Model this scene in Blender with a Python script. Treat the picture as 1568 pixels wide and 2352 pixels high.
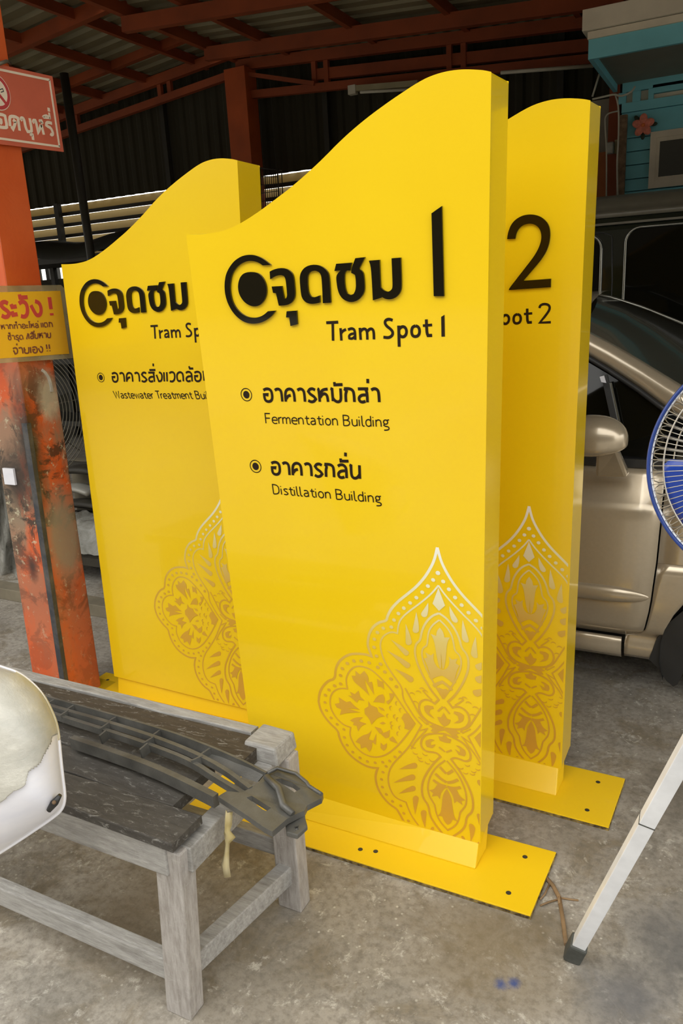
import bpy, bmesh, math, random
import numpy as np
from mathutils import Vector, Matrix
from mathutils.geometry import tessellate_polygon
random.seed(7)
for o in list(bpy.data.objects): bpy.data.objects.remove(o)
scene = bpy.context.scene
COL = scene.collection

# ------------------------------------------------------------------ camera
FPX, PITCH, ROLL, YAW, EYE = 1761.5, .2743, .0564, .4878, 1.6
def rotm(ax, a): return np.array(Matrix.Rotation(a, 3, ax))
RC = rotm('Z', YAW) @ rotm('X', -PITCH) @ rotm('Y', ROLL)
CAMP = np.array([0, 0, EYE])
cd = bpy.data.cameras.new('camera'); cam = bpy.data.objects.new('camera', cd); COL.objects.link(cam)
cd.sensor_fit = 'VERTICAL'; cd.sensor_height = 36; cd.lens = FPX/2352*36; cd.clip_start = .02
m = Matrix.Identity(4)
for i in range(3):
    m[i][0] = RC[i][0]; m[i][1] = RC[i][2]; m[i][2] = -RC[i][1]
m[2][3] = EYE
cam.matrix_world = m
scene.camera = cam
# ------------------------------------------------------------------ light
scene.view_settings.view_transform = 'Standard'; scene.view_settings.look = 'None'
scene.view_settings.exposure = 0.0; scene.view_settings.gamma = 1
scene.view_settings.use_curve_mapping = False
w = bpy.data.worlds.new('overcast_sky'); scene.world = w; w.use_nodes = True
nt = w.node_tree; bgn = nt.nodes['Background']
tc = nt.nodes.new('ShaderNodeTexCoord'); sp = nt.nodes.new('ShaderNodeSeparateXYZ')
rp = nt.nodes.new('ShaderNodeValToRGB'); nz = nt.nodes.new('ShaderNodeTexNoise'); mxn = nt.nodes.new('ShaderNodeMixRGB')
nt.links.new(tc.outputs['Generated'], sp.inputs[0]); nt.links.new(sp.outputs['Z'], rp.inputs[0])
rp.color_ramp.elements[0].position = 0.0; rp.color_ramp.elements[0].color = (.42, .40, .36, 1)
rp.color_ramp.elements[1].position = .12; rp.color_ramp.elements[1].color = (1.0, .985, .94, 1)
nz.inputs['Scale'].default_value = 2.2; nz.inputs['Detail'].default_value = 5
nt.links.new(tc.outputs['Generated'], nz.inputs['Vector'])
mxn.blend_type = 'MULTIPLY'; mxn.inputs[0].default_value = .35
nt.links.new(rp.outputs[0], mxn.inputs[1]); nt.links.new(nz.outputs['Fac'], mxn.inputs[2])
nt.links.new(mxn.outputs[0], bgn.inputs['Color']); bgn.inputs['Strength'].default_value = 3.5
sd = bpy.data.lights.new('hazy_sun', 'SUN'); sd.energy = .25; sd.angle = math.radians(25); sd.color = (1, .97, .9)
so = bpy.data.objects.new('hazy_sun', sd); COL.objects.link(so)
so.rotation_euler = Vector((.10, .75, -.80)).to_track_quat('-Z', 'Y').to_euler()

# ------------------------------------------------------------------ helpers
def ray(px, py): return RC @ np.array([(px-784)/FPX, 1, -(py-1176)/FPX])
def onax(i, px, py, v):
    d = ray(px, py); return Vector(CAMP + (v-CAMP[i])/d[i]*d)
def PX(px, py, v): return onax(0, px, py, v)
def PY(px, py, v): return onax(1, px, py, v)
def PZ(px, py, v=0): return onax(2, px, py, v)
def P(s):
    return [tuple(float(c) for c in q.split(',')) for q in s.split()]
def tr(crop, s):
    x0, y0, k = crop
    return [(x0+a/k, y0+b/k) for a, b in (P(s) if isinstance(s, str) else s)]

class MB:
    def __init__(s): s.v = []; s.f = []; s.smooth = []
    def add(s, vs, fs, sm=False):
        n = len(s.v); s.v += [tuple(q) for q in vs]; s.f += [tuple(i+n for i in f) for f in fs]; s.smooth += [sm]*len(fs); return s
    def box(s, a, b, shear=None):
        x0, y0, z0 = a; x1, y1, z1 = b
        vs = [(x0,y0,z0),(x1,y0,z0),(x1,y1,z0),(x0,y1,z0),(x0,y0,z1),(x1,y0,z1),(x1,y1,z1),(x0,y1,z1)]
        return s.add(vs, [(3,2,1,0),(4,5,6,7),(0,1,5,4),(1,2,6,5),(2,3,7,6),(3,0,4,7)])
    def hexa(s, b, t):   # bottom quad, top quad (ccw from above)
        return s.add(list(b)+list(t), [(3,2,1,0),(4,5,6,7),(0,1,5,4),(1,2,6,5),(2,3,7,6),(3,0,4,7)])
    def bar(s, p, q, wd, ht, up=(0,0,1)):
        p, q = Vector(p), Vector(q); d = (q-p).normalized(); u = Vector(up)
        sx = d.cross(u); sx = sx.normalized() if sx.length > 1e-5 else Vector((1,0,0)); u = sx.cross(d).normalized()
        c = [(-wd/2,-ht/2),(wd/2,-ht/2),(wd/2,ht/2),(-wd/2,ht/2)]
        vs = [p+sx*a+u*b for a, b in c]+[q+sx*a+u*b for a, b in c]
        return s.add(vs, [(3,2,1,0),(4,5,6,7),(0,1,5,4),(1,2,6,5),(2,3,7,6),(3,0,4,7)])
    def tube(s, pts, r, n=8, closed=False, cap=True):
        pts = [Vector(p) for p in pts]; N = len(pts); rs = r if isinstance(r, (list, tuple)) else [r]*N
        vs = []; prev = None
        for i, p in enumerate(pts):
            if closed: d = pts[(i+1) % N]-pts[i-1]
            else: d = pts[min(i+1, N-1)]-pts[max(i-1, 0)]
            d.normalize()
            if prev is None: a = d.orthogonal().normalized()
            else:
                a = prev-d*prev.dot(d); a = a.normalized() if a.length > 1e-6 else d.orthogonal().normalized()
            prev = a; b = d.cross(a)
            vs += [p+(a*math.cos(2*math.pi*k/n)+b*math.sin(2*math.pi*k/n))*rs[i] for k in range(n)]
        fs = []
        for i in range(N if closed else N-1):
            j = (i+1) % N
            for k in range(n): fs.append((i*n+k, i*n+(k+1) % n, j*n+(k+1) % n, j*n+k))
        s.add(vs, fs, True)
        if cap and not closed:
            m0 = len(s.v)-len(vs); s.f += [tuple(m0+k for k in range(n))[::-1], tuple(m0+(N-1)*n+k for k in range(n))]; s.smooth += [False, False]
        return s
    def grid(s, rows, sm=True):
        nr, nc = len(rows), len(rows[0])
        return s.add([q for r in rows for q in r], [(i*nc+j, i*nc+j+1, (i+1)*nc+j+1, (i+1)*nc+j) for i in range(nr-1) for j in range(nc-1)], sm)
    def prism(s, poly, f0, f1, sm=False):
        # poly: 2D points; f0/f1 map (a,b)->3D for the two faces
        if len(poly) < 3: return s
        ar = sum(poly[i-1][0]*poly[i][1]-poly[i][0]*poly[i-1][1] for i in range(len(poly)))
        if abs(ar) < 1e-9: return s
        if ar < 0: poly = poly[::-1]
        n = len(poly); tris = tessellate_polygon([[Vector((a, b, 0)) for a, b in poly]])
        vs = [f0(*q) for q in poly]+[f1(*q) for q in poly]
        fs = []
        for t in tris:
            a, b, c = [Vector(poly[i]) for i in t]
            if (b-a).cross(c-a) < 0: t = t[::-1]
            fs.append(tuple(t)); fs.append(tuple(i+n for i in t[::-1]))
        s.add(vs, fs); s.add(vs, [(i, i+n, (i+1) % n+n, (i+1) % n) for i in range(n)], sm)
        return s
    def lathe(s, prof, c, axis, n=24):
        axis = Vector(axis).normalized(); a = axis.orthogonal().normalized(); b = axis.cross(a); c = Vector(c)
        rows = [[c+axis*h+(a*math.cos(2*math.pi*k/n)+b*math.sin(2*math.pi*k/n))*r for k in range(n+1)] for r, h in prof]
        return s.grid(rows)
    def ellipsoid(s, c, r, n=16, mat=None, fn=None):
        rows = []
        for i in range(n+1):
            t = math.pi*i/n; row = []
            for j in range(2*n+1):
                ph = math.pi*j/n; v = Vector((math.sin(t)*math.cos(ph), math.sin(t)*math.sin(ph), math.cos(t)))
                if fn: v = fn(v)
                v = Vector((v.x*r[0], v.y*r[1], v.z*r[2]))
                if mat: v = mat @ v
                row.append(Vector(c)+v)
            rows.append(row)
        return s.grid(rows)

def root_loc(o):
    while o.parent: o = o.parent
    return o.location
def obj(name, mb, mat, parent=None, local=False, bevel=0, label=None):
    me = bpy.data.meshes.new(name)
    off = Vector((0,0,0)) if (parent is None or local) else root_loc(parent)
    me.from_pydata([tuple(Vector(q)-off) for q in mb.v], [], mb.f); me.update()
    me.polygons.foreach_set('use_smooth', mb.smooth)
    me.materials.append(mat)
    o = bpy.data.objects.new(name, me); COL.objects.link(o)
    if parent: o.parent = parent
    if bevel:
        b = o.modifiers.new('bevel', 'BEVEL'); b.width = bevel; b.segments = 2; b.limit_method = 'ANGLE'; b.angle_limit = .6
    if label: o['label'] = label
    return o
def thing(name, label, cat, loc=(0,0,0), group=None):
    o = bpy.data.objects.new(name, None); COL.objects.link(o); o.location = loc; o.empty_display_size = .1
    o['label'] = label; o['category'] = cat
    if group: o['group'] = group
    return o
def tag(o, label, cat, group=None):
    o['label'] = label; o['category'] = cat
    if group: o['group'] = group
    return o
def struct(name, mb, mat, bevel=0):
    o = obj(name, mb, mat, bevel=bevel); o['kind'] = 'structure'; return o
def sroot(name):
    o = bpy.data.objects.new(name, None); COL.objects.link(o); o['kind'] = 'structure'; return o

def s2l(c): return tuple((x/255/12.92 if x/255 <= .04045 else ((x/255+.055)/1.055)**2.4) for x in c)+(1,)
class NT:
    def __init__(s, name, rough=.5, metal=0, coat=0, spec=.5):
        s.m = bpy.data.materials.new(name); s.m.use_nodes = True; s.t = s.m.node_tree; s.b = s.t.nodes['Principled BSDF']
        s.b.inputs['Roughness'].default_value = rough; s.b.inputs['Metallic'].default_value = metal
        s.b.inputs['Coat Weight'].default_value = coat; s.b.inputs['Specular IOR Level'].default_value = spec
        s.tc = s.t.nodes.new('ShaderNodeTexCoord')
    def n(s, t): return s.t.nodes.new(t)
    def l(s, a, b): s.t.links.new(a, b)
    def noise(s, scale, detail=4, rough=.55, stretch=None, coord='Object', dist=0):
        x = s.n('ShaderNodeTexNoise'); x.inputs['Scale'].default_value = scale; x.inputs['Detail'].default_value = detail; x.inputs['Roughness'].default_value = rough; x.inputs['Distortion'].default_value = dist
        if stretch:
            mp = s.n('ShaderNodeMapping'); mp.inputs['Scale'].default_value = stretch; s.l(s.tc.outputs[coord], mp.inputs[0]); s.l(mp.outputs[0], x.inputs['Vector'])
        else: s.l(s.tc.outputs[coord], x.inputs['Vector'])
        return x.outputs['Fac']
    def ramp(s, fac, stops, const=False):
        r = s.n('ShaderNodeValToRGB'); e = r.color_ramp.elements
        while len(e) < len(stops): e.new(.5)
        for k, (p, c) in enumerate(stops):
            e[k].position = p; e[k].color = c if len(c) == 4 else tuple(c)+(1,)
        if const: r.color_ramp.interpolation = 'CONSTANT'
        s.l(fac, r.inputs[0]); return r.outputs[0]
    def mix(s, fac, a, b, mode='MIX'):
        x = s.n('ShaderNodeMixRGB'); x.blend_type = mode
        for i, q in ((0, fac), (1, a), (2, b)):
            if isinstance(q, (int, float)): x.inputs[i].default_value = q
            elif isinstance(q, tuple): x.inputs[i].default_value = q
            else: s.l(q, x.inputs[i])
        return x.outputs[0]
    def bump(s, h, st=.2, d=.005):
        x = s.n('ShaderNodeBump'); x.inputs['Strength'].default_value = st; x.inputs['Distance'].default_value = d
        s.l(h, x.inputs['Height']); s.l(x.outputs[0], s.b.inputs['Normal'])
    def col(s, c):
        if isinstance(c, tuple): s.b.inputs['Base Color'].default_value = c
        else: s.l(c, s.b.inputs['Base Color'])
        return s
def bw(a): return (a, a, a, 1)
def simple(name, c, rough=.5, metal=0, coat=0, var=.12, scale=6, bump=0, spec=.5):
    t = NT(name, rough, metal, coat, spec); c = s2l(c)
    n = t.noise(scale, 6); d = tuple(x*(1-var) for x in c[:3])+(1,); e = tuple(min(1, x*(1+var)) for x in c[:3])+(1,)
    t.col(t.ramp(n, [(.3, d), (.7, e)]))
    if bump: t.bump(t.noise(scale*12, 4), bump, .002)
    return t.m

# ------------------------------------------------------------------ materials
M = {}
t = NT('yellow_paint', .3, 0, .5); t.b.inputs['Coat Roughness'].default_value = .06
n = t.noise(1.2, 3); t.col(t.ramp(n, [(.3, s2l((240, 199, 12))), (.7, s2l((245, 208, 16)))]))
t.bump(t.noise(2.6, 2), .12, .012); M['yellow'] = t.m
t = NT('yellow_plate_paint', .42, 0, .2); n = t.noise(28, 8, .7)
t.col(t.mix(t.ramp(n, [(.70, bw(0)), (.76, bw(1))]), s2l((240, 199, 22)), s2l((168, 146, 60)))); M['plate'] = t.m
t = NT('rusty_steel_edge', .8); n = t.noise(60, 6); t.col(t.ramp(n, [(.35, s2l((60, 45, 25))), (.6, s2l((140, 120, 70))), (.7, s2l((190, 160, 60)))])); M['rustedge'] = t.m
M['letter'] = simple('black_acrylic', (20, 17, 6), .08, 0, .3, .05)
M['vinyl'] = simple('dark_brown_vinyl', (34, 20, 5), .45, var=.05, spec=.3)
t = NT('ornament_print', .34, 0, .3)
sx = t.n('ShaderNodeSeparateXYZ'); t.l(t.tc.outputs['Object'], sx.inputs[0])
mr = t.n('ShaderNodeMapRange'); mr.inputs['From Min'].default_value = .08; mr.inputs['From Max'].default_value = 1.0; t.l(sx.outputs['Z'], mr.inputs['Value'])
t.col(t.ramp(mr.outputs[0], [(.0, s2l((212, 158, 50))), (.52, s2l((214, 166, 52))), (.7, s2l((222, 198, 110))), (.84, s2l((232, 226, 188))), (1, s2l((243, 242, 232)))])); M['orn'] = t.m
# concrete
t = NT('worn_concrete', .7)
n1 = t.noise(1.1, 8, .62); n2 = t.noise(5, 10, .7, dist=.6); n3 = t.noise(45, 6, .7); n4 = t.noise(2.3, 4, .6)
c = t.ramp(n1, [(.3, s2l((120, 113, 101))), (.48, s2l((158, 151, 140))), (.68, s2l((186, 181, 171)))])
c = t.mix(t.ramp(n2, [(.5, bw(0)), (.62, bw(.7))]), c, s2l((118, 106, 84)))
c = t.mix(t.ramp(t.noise(3.3, 12, .78, dist=.4), [(.5, bw(0)), (.6, bw(.55))]), c, s2l((120, 116, 108)))
c = t.mix(t.ramp(t.noise(13, 10, .8, dist=.3), [(.57, bw(0)), (.62, bw(.6))]), c, s2l((206, 201, 190)))
c = t.mix(t.ramp(n3, [(.35, bw(.6)), (.55, bw(0))]), c, s2l((100, 94, 84)))
vo = t.n('ShaderNodeTexVoronoi'); vo.inputs['Scale'].default_value = 38; t.l(t.tc.outputs['Object'], vo.inputs['Vector'])
sm_ = t.mix(1.0, t.ramp(vo.outputs['Distance'], [(.08, bw(1)), (.17, bw(0))]), t.ramp(n4, [(.45, bw(0)), (.6, bw(.8))]), 'MULTIPLY')
c = t.mix(sm_, c, s2l((205, 200, 188)))
n5 = t.noise(9, 12, .75, dist=1.2); c = t.mix(t.ramp(n5, [(.60, bw(0)), (.66, bw(.6))]), c, s2l((196, 190, 176)))
# dirt bands and stains of their own shape on the slab
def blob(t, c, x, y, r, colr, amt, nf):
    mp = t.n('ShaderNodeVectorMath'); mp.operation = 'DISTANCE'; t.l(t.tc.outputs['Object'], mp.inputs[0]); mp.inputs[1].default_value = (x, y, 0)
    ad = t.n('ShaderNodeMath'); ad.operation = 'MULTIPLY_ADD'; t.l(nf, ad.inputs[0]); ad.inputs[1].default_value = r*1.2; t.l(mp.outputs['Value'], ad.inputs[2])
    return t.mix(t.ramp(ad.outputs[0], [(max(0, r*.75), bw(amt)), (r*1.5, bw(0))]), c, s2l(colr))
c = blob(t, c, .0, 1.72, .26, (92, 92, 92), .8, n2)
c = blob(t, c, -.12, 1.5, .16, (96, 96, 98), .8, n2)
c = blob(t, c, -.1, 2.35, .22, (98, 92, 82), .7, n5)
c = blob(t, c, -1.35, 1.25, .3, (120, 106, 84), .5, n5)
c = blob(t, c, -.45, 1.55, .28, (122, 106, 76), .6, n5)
c = blob(t, c, -.40, 1.43, .022, (52, 74, 130), .9, n3); c = blob(t, c, -.375, 1.445, .022, (52, 74, 130), .9, n3)
t.col(c); t.bump(n3, .5, .003)
t.l(t.ramp(n2, [(.3, bw(.5)), (.7, bw(.85))]), t.b.inputs['Roughness']); M['floor'] = t.m
# weathered painted wood
def woodmat(name, light, dark, darkamt, streak=(2, 14, 14)):
    t = NT(name, .72); n = t.noise(6, 10, .7, stretch=streak); n2 = t.noise(3, 8, .65)
    c = t.ramp(n, [(.3, s2l(dark)), (.62, s2l(light))])
    c = t.mix(t.ramp(n2, [(.5-darkamt, bw(1)), (.62-darkamt*.6, bw(0))]), s2l(tuple(x*.5 for x in dark)), c) if False else t.mix(t.ramp(n2, [(.38+darkamt*.3, bw(darkamt)), (.5+darkamt*.3, bw(0))]), c, s2l(tuple(x*.42 for x in dark)))
    n3 = t.noise(14, 12, .8, stretch=(1.5, 5, 5), dist=.8); c = t.mix(t.ramp(n3, [(.55, bw(0)), (.66, bw(.6))]), c, s2l((186, 184, 178)))
    t.col(c); t.bump(n, .5, .004); return t.m
M['bench'] = woodmat('grey_painted_wood', (172, 170, 166), (128, 125, 120), .2)
M['benchv'] = woodmat('grey_painted_wood_upright', (178, 173, 168), (134, 127, 120), .12, (14, 14, 2))
M['benchtop'] = woodmat('worn_dark_bench_wood', (122, 117, 108), (80, 74, 68), .7, (2, 9, 9))
M['benchtop2'] = woodmat('worn_brown_bench_wood', (112, 98, 78), (74, 62, 48), .7)
# orange column
t = NT('chipped_orange_paint', .42, 0, .25)
nA = t.noise(7, 10, .7, dist=.7); nB = t.noise(2.6, 6, .6, stretch=(1.6, 1.6, .8)); nC = t.noise(30, 8, .7); sx = t.n('ShaderNodeSeparateXYZ'); t.l(t.tc.outputs['Object'], sx.inputs[0])
hz = t.n('ShaderNodeMapRange'); hz.inputs['From Min'].default_value = .2; hz.inputs['From Max'].default_value = 1.55; hz.inputs['To Min'].default_value = 0; hz.inputs['To Max'].default_value = 1; t.l(sx.outputs['Z'], hz.inputs['Value'])
hg = t.ramp(hz.outputs[0], [(.0, bw(.25)), (.28, bw(.55)), (.45, bw(1)), (.82, bw(.8)), (.97, bw(0))])
c = t.ramp(t.noise(3, 4), [(.3, s2l((204, 84, 34))), (.7, s2l((218, 102, 50)))])
c = t.mix(t.mix(1, t.ramp(nB, [(.40, bw(0)), (.5, bw(.95))]), hg, 'MULTIPLY'), c, s2l((136, 122, 100)))
c = t.mix(t.mix(1, t.ramp(nA, [(.49, bw(0)), (.56, bw(.95))]), hg, 'MULTIPLY'), c, s2l((52, 46, 38)))
c = t.mix(t.mix(1, t.ramp(nC, [(.59, bw(0)), (.63, bw(.9))]), hg, 'MULTIPLY'), c, s2l((198, 190, 160)))
c = t.mix(t.mix(1, t.ramp(t.noise(16, 8, .7), [(.66, bw(0)), (.69, bw(1))]), t.ramp(hz.outputs[0], [(.2, bw(1)), (.5, bw(0))]), 'MULTIPLY'), c, s2l((70, 58, 44)))
def cblob(c, x, y, z, r, sz, colr, amt, nf):
    mp = t.n('ShaderNodeMapping'); mp.inputs['Scale'].default_value = (1, 1, sz); t.l(t.tc.outputs['Object'], mp.inputs[0])
    d_ = t.n('ShaderNodeVectorMath'); d_.operation = 'DISTANCE'; t.l(mp.outputs[0], d_.inputs[0]); d_.inputs[1].default_value = (x, y, z*sz)
    ad = t.n('ShaderNodeMath'); ad.operation = 'MULTIPLY_ADD'; t.l(nf, ad.inputs[0]); ad.inputs[1].default_value = r; t.l(d_.outputs['Value'], ad.inputs[2])
    return t.mix(t.ramp(ad.outputs[0], [(r*.8, bw(amt)), (r*1.25, bw(0))]), c, s2l(colr))
nD = t.noise(14, 10, .75, dist=.8)
c = cblob(c, 0, .12, .72, .13, .45, (150, 138, 116), .9, nB)
c = cblob(c, 0, .15, 1.28, .09, .6, (204, 196, 168), .7, nD)
c = cblob(c, 0, .0, 1.10, .13, .3, (34, 30, 26), .97, nA)
c = cblob(c, -.10, 0, .98, .13, .6, (44, 34, 28), .92, nA)
c = cblob(c, -.09, 0, .62, .05, .5, (36, 34, 34), .95, nA)
c = t.mix(t.ramp(nD, [(.66, bw(0)), (.70, bw(.8))]), c, s2l((214, 206, 180))) if False else c
t.col(c); t.bump(nA, .5, .004); M['column'] = t.m
t = NT('column_dark_corner', .4, 0, .3); c = t.ramp(t.noise(6, 8, .7), [(.45, s2l((46, 50, 58))), (.62, s2l((84, 82, 80))), (.72, s2l((150, 70, 36)))]); t.col(c); t.bump(t.noise(20, 6), .4, .003); M['cdark'] = t.m
M['orange_far'] = simple('red_oxide_orange', (170, 76, 26), .6, var=.2, scale=3)
M['orange_beam'] = simple('red_oxide_roof_steel', (138, 62, 24), .62, var=.2, scale=3)
M['roof'] = simple('galvanised_roof_sheet', (124, 116, 88), .6, 0, var=.25, scale=1.2)
M['wall'] = simple('dark_wall_sheet', (46, 42, 24), .85, var=.2, scale=1)
t = NT('cream_translucent_louvre', .6); t.col(t.ramp(t.noise(2, 4), [(.3, s2l((206, 192, 150))), (.7, s2l((220, 208, 168)))]))
tl_ = t.n('ShaderNodeBsdfTranslucent'); tl_.inputs['Color'].default_value = s2l((190, 172, 124)); ms_ = t.n('ShaderNodeMixShader'); ms_.inputs[0].default_value = .5
t.l(t.b.outputs[0], ms_.inputs[1]); t.l(tl_.outputs[0], ms_.inputs[2]); t.l(ms_.outputs[0], t.t.nodes['Material Output'].inputs['Surface']); M['louvre'] = t.m
M['darksteel'] = simple('dark_steel', (38, 35, 24), .6, var=.2)
M['blue'] = simple('turquoise_paint', (122, 196, 208), .6, var=.08, scale=3)
M['white'] = simple('aged_white_paint', (222, 212, 190), .6, var=.1, scale=4)
M['soffit'] = simple('soffit_board', (140, 138, 124), .7, var=.06)
M['rustpost'] = simple('flaking_rusty_post', (120, 98, 74), .85, var=.4, scale=20)
M['pvc'] = simple('white_conduit', (190, 186, 168), .5)
M['gold'] = simple('champagne_metallic', (186, 172, 148), .27, .5, .8, .03, 80)
M['plastic'] = simple('black_trim_plastic', (38, 38, 38), .45, var=.2, scale=10)
M['tyre'] = simple('tyre_rubber', (30, 30, 30), .8, var=.2)
M['glass'] = simple('tinted_car_glass', (14, 14, 10), .04, 0, 0, .02, spec=.22)
M['shield'] = simple('dusty_windscreen_glass', (50, 50, 44), .12, 0, .5, .12, 4)
M['vanpaint'] = simple('dark_green_van_paint', (22, 28, 20), .12, 0, .6, .1)
M['vanroof'] = simple('dusty_van_roof', (104, 100, 86), .35, .1, .1, .15, 8)
M['chrome'] = simple('window_bead', (150, 150, 142), .2, .8)
M['winglass'] = simple('dark_window_glass', (26, 34, 28), .06, 0, 0, .1, spec=.8)
M['redsign'] = simple('faded_red_sign', (206, 104, 78), .5, var=.07, scale=9)
M['redring'] = simple('red_print', (192, 70, 70), .5, var=.03)
M['cream'] = simple('cream_print', (238, 222, 200), .5, var=.03)
M['greyprint'] = simple('grey_print', (60, 62, 66), .5, var=.03)
M['paper'] = simple('yellow_paper', (240, 188, 44), .35, 0, .4, .04, 3)
M['pinkprint'] = simple('pink_red_print', (206, 74, 70), .4, var=.02)
M['brownprint'] = simple('brown_print', (128, 78, 60), .4, var=.02)
M['alu'] = simple('aluminium', (238, 241, 246), .36, .1, var=.08, scale=14)
M['rubber'] = simple('grey_rubber', (74, 76, 72), .7, var=.25, scale=30)
M['fanblue'] = simple('blue_plastic', (24, 66, 170), .3, 0, .3, .04)
M['fanedge'] = simple('dark_blue_rim', (34, 62, 134), .35, 0, .2)
M['fanwire'] = simple('chrome_wire', (196, 192, 182), .25, .6)
M['grille'] = simple('dusty_black_plastic', (82, 81, 77), .42, 0, .1, .35, 16, .3)
t = NT('bumper_primer', .28, 0, .35); n = t.noise(4, 8, .6, stretch=(1, 1, 2.5)); t.col(t.ramp(n, [(.3, s2l((214, 216, 228))), (.6, s2l((232, 232, 238)))])); M['bwhite'] = t.m
t = NT('grey_masking_film', .3, 0, .3); n = t.noise(5, 8, .7, stretch=(1, 2, 3)); t.col(t.ramp(n, [(.3, s2l((168, 168, 160))), (.55, s2l((190, 188, 178))), (.7, s2l((214, 212, 202)))])); t.bump(n, .5, .01); M['film'] = t.m
t = NT('yellowed_tape_edge', .4); n = t.noise(10, 5); t.col(t.ramp(n, [(.3, s2l((178, 160, 104))), (.7, s2l((206, 198, 170)))])); M['tape'] = t.m
t = NT('clear_plastic_film', .15, 0, .2); n = t.noise(9, 8, .7, dist=1); t.b.inputs['Alpha'].default_value = .55; t.b.inputs['Specular IOR Level'].default_value = .8; t.col(t.ramp(n, [(.3, s2l((150, 148, 136))), (.7, s2l((226, 226, 218)))])); t.bump(n, .9, .02); M['film2'] = t.m
t = NT('laminate_pouch', .12, 0, .4); t.b.inputs['Alpha'].default_value = .5; t.col(t.ramp(t.noise(8, 5), [(.3, s2l((150, 140, 104))), (.7, s2l((206, 198, 160)))])); M['pouch'] = t.m
M['dkstuff'] = simple('dusty_dark_parts', (58, 54, 44), .6, var=.35, scale=9)
M['tarp'] = simple('dark_green_tarp', (34, 35, 26), .6, var=.3, scale=5, bump=.4)
M['wire'] = simple('grey_wire', (120, 116, 102), .4, .5)
M['straw'] = simple('dry_straw', (138, 112, 80), .8, var=.3, scale=20)
M['beamwood'] = simple('dusty_timber', (120, 112, 94), .8, var=.25, scale=6)
M['yardwall'] = simple('dark_yard_wall', (70, 62, 48), .8, var=.3, scale=.6)
M['lamp'] = simple('dusty_tube_lamp', (150, 142, 112), .5)
M['petal'] = simple('pink_petal', (226, 132, 110), .6, var=.25, scale=30)
M['petal2'] = simple('orange_flower_centre', (222, 120, 60), .6)
M['leaf'] = simple('dark_leaf', (40, 54, 34), .6)
M['wood'] = simple('varnished_orange_wood', (168, 98, 40), .5, var=.15, scale=5)

# ------------------------------------------------------------------ the shed
mb = MB(); mb.add([(-30,-14,0),(16,-14,0),(16,9,0),(-30,9,0)], [(0,1,2,3)])
struct('floor', mb, M['floor'])
RX, WY = -5.07, 8.0            # ridge x, back wall y
RZ = 4.28
def roofz(x): return RZ - (.100*(RX-x) if x < RX else .12+.072*(x-RX))
def roof_sheet(x0, x1, y0, y1, per=.2):
    mb = MB(); ys = []; y = y0
    while y < y1:
        ys += [(y, 0), (y+per*.28, 0), (y+per*.38, .035), (y+per*.62, .035), (y+per*.72, 0)]; y += per
    mb.grid([[(x, yy, roofz(x)+h) for x in (x0, x1)] for yy, h in ys], False); return mb
RF = 0.9
ceil = sroot('ceiling')
o = obj('roof_slope', roof_sheet(-15, RX-1e-4, RF, WY+.1), M['roof'], ceil); o = obj('roof_slope', roof_sheet(RX, 9, RF, WY+.1), M['roof'], ceil)
# purlins (run in depth under the sheets)
for px in (-12.4, -11, -9.6, -8.4, -7.65, -7.0, -6.32, -5.62, -5.26, -4.42, -3.44, -2.5, -1.5, -.5, .6, 1.8, 3.0, 4.2):
    z = roofz(px)-.055
    obj('purlin', MB().bar((px, RF, z), (px, WY-.02, z), .05, .09), M['orange_beam'], ceil)
obj('ridge_beam', MB().bar((RX, RF, RZ-.16), (RX, WY-.02, RZ-.16), .06, .12), M['orange_beam'], ceil)
# trusses
def truss(y, zl, zr, lattice=None, hz=.14):
    for sx_, xe, z0, sl in ((-1, -14.5, zl, .098), (1, 8.5, zr, .072)):
        z1 = z0-sl*abs(xe-RX)
        obj('rafter', MB().bar((RX, y, z0), (xe, y, z1), .07, hz), M['orange_beam'], ceil)
        if lattice:
            zb = lattice[0] if sx_ < 0 else lattice[1]; zb1 = zb-sl*abs(xe-RX)
            obj('bottom_chord', MB().bar((RX, y-.01, zb), (xe, y-.01, zb1), .06, .075), M['orange_beam'], ceil)
            for k in range(6):
                for dx in (-.07, .07):
                    x = RX+sx_*(1.0+k*1.45)+dx; f_ = abs(x-RX); obj('web_post', MB().bar((x, y+.01, zb-sl*f_), (x, y+.01, z0-sl*f_), .05, .05, (0,1,0)), M['orange_beam'], ceil)
truss(7.75, 4.17, 4.03, (3.96, 3.735), .1)
obj('rafter', MB().bar((RX+.9, 7.78, 3.80), (3.4, 7.78, 3.22), .06, .1), M['orange_beam'], ceil)
truss(7.2, 4.26, 4.02, None, .12)
truss(6.0, 4.2, 3.99, None, .12)
truss(4.4, 4.2, 4.02, None, .18)
truss(RF+.1, 4.2, 4.02, None, .18)
# corner brace on the centre column
obj('brace', MB().bar((RX+.1, 7.70, 3.93), (RX+.95, 7.70, 3.70), .03, .04), M['orange_beam'], ceil)
# back wall: corrugated upper panels
def corr(x0, x1, z0, zf, y, per=.16, d=.02):
    mb = MB(); xs = []; x = x0
    while x < x1:
        xs += [(x, 0), (x+per*.35, 0), (x+per*.5, -d), (x+per*.85, -d)]; x += per
    mb.grid([[(xx, y+yy, z) for xx, yy in xs] for z in ([z0] )]+[[(xx, y+yy, zf(xx)) for xx, yy in xs]], False); return mb
LT = 2.96
wall = struct('wall_back', corr(-15, 9, LT, lambda x: roofz(x), WY+.05), M['wall'])
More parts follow.
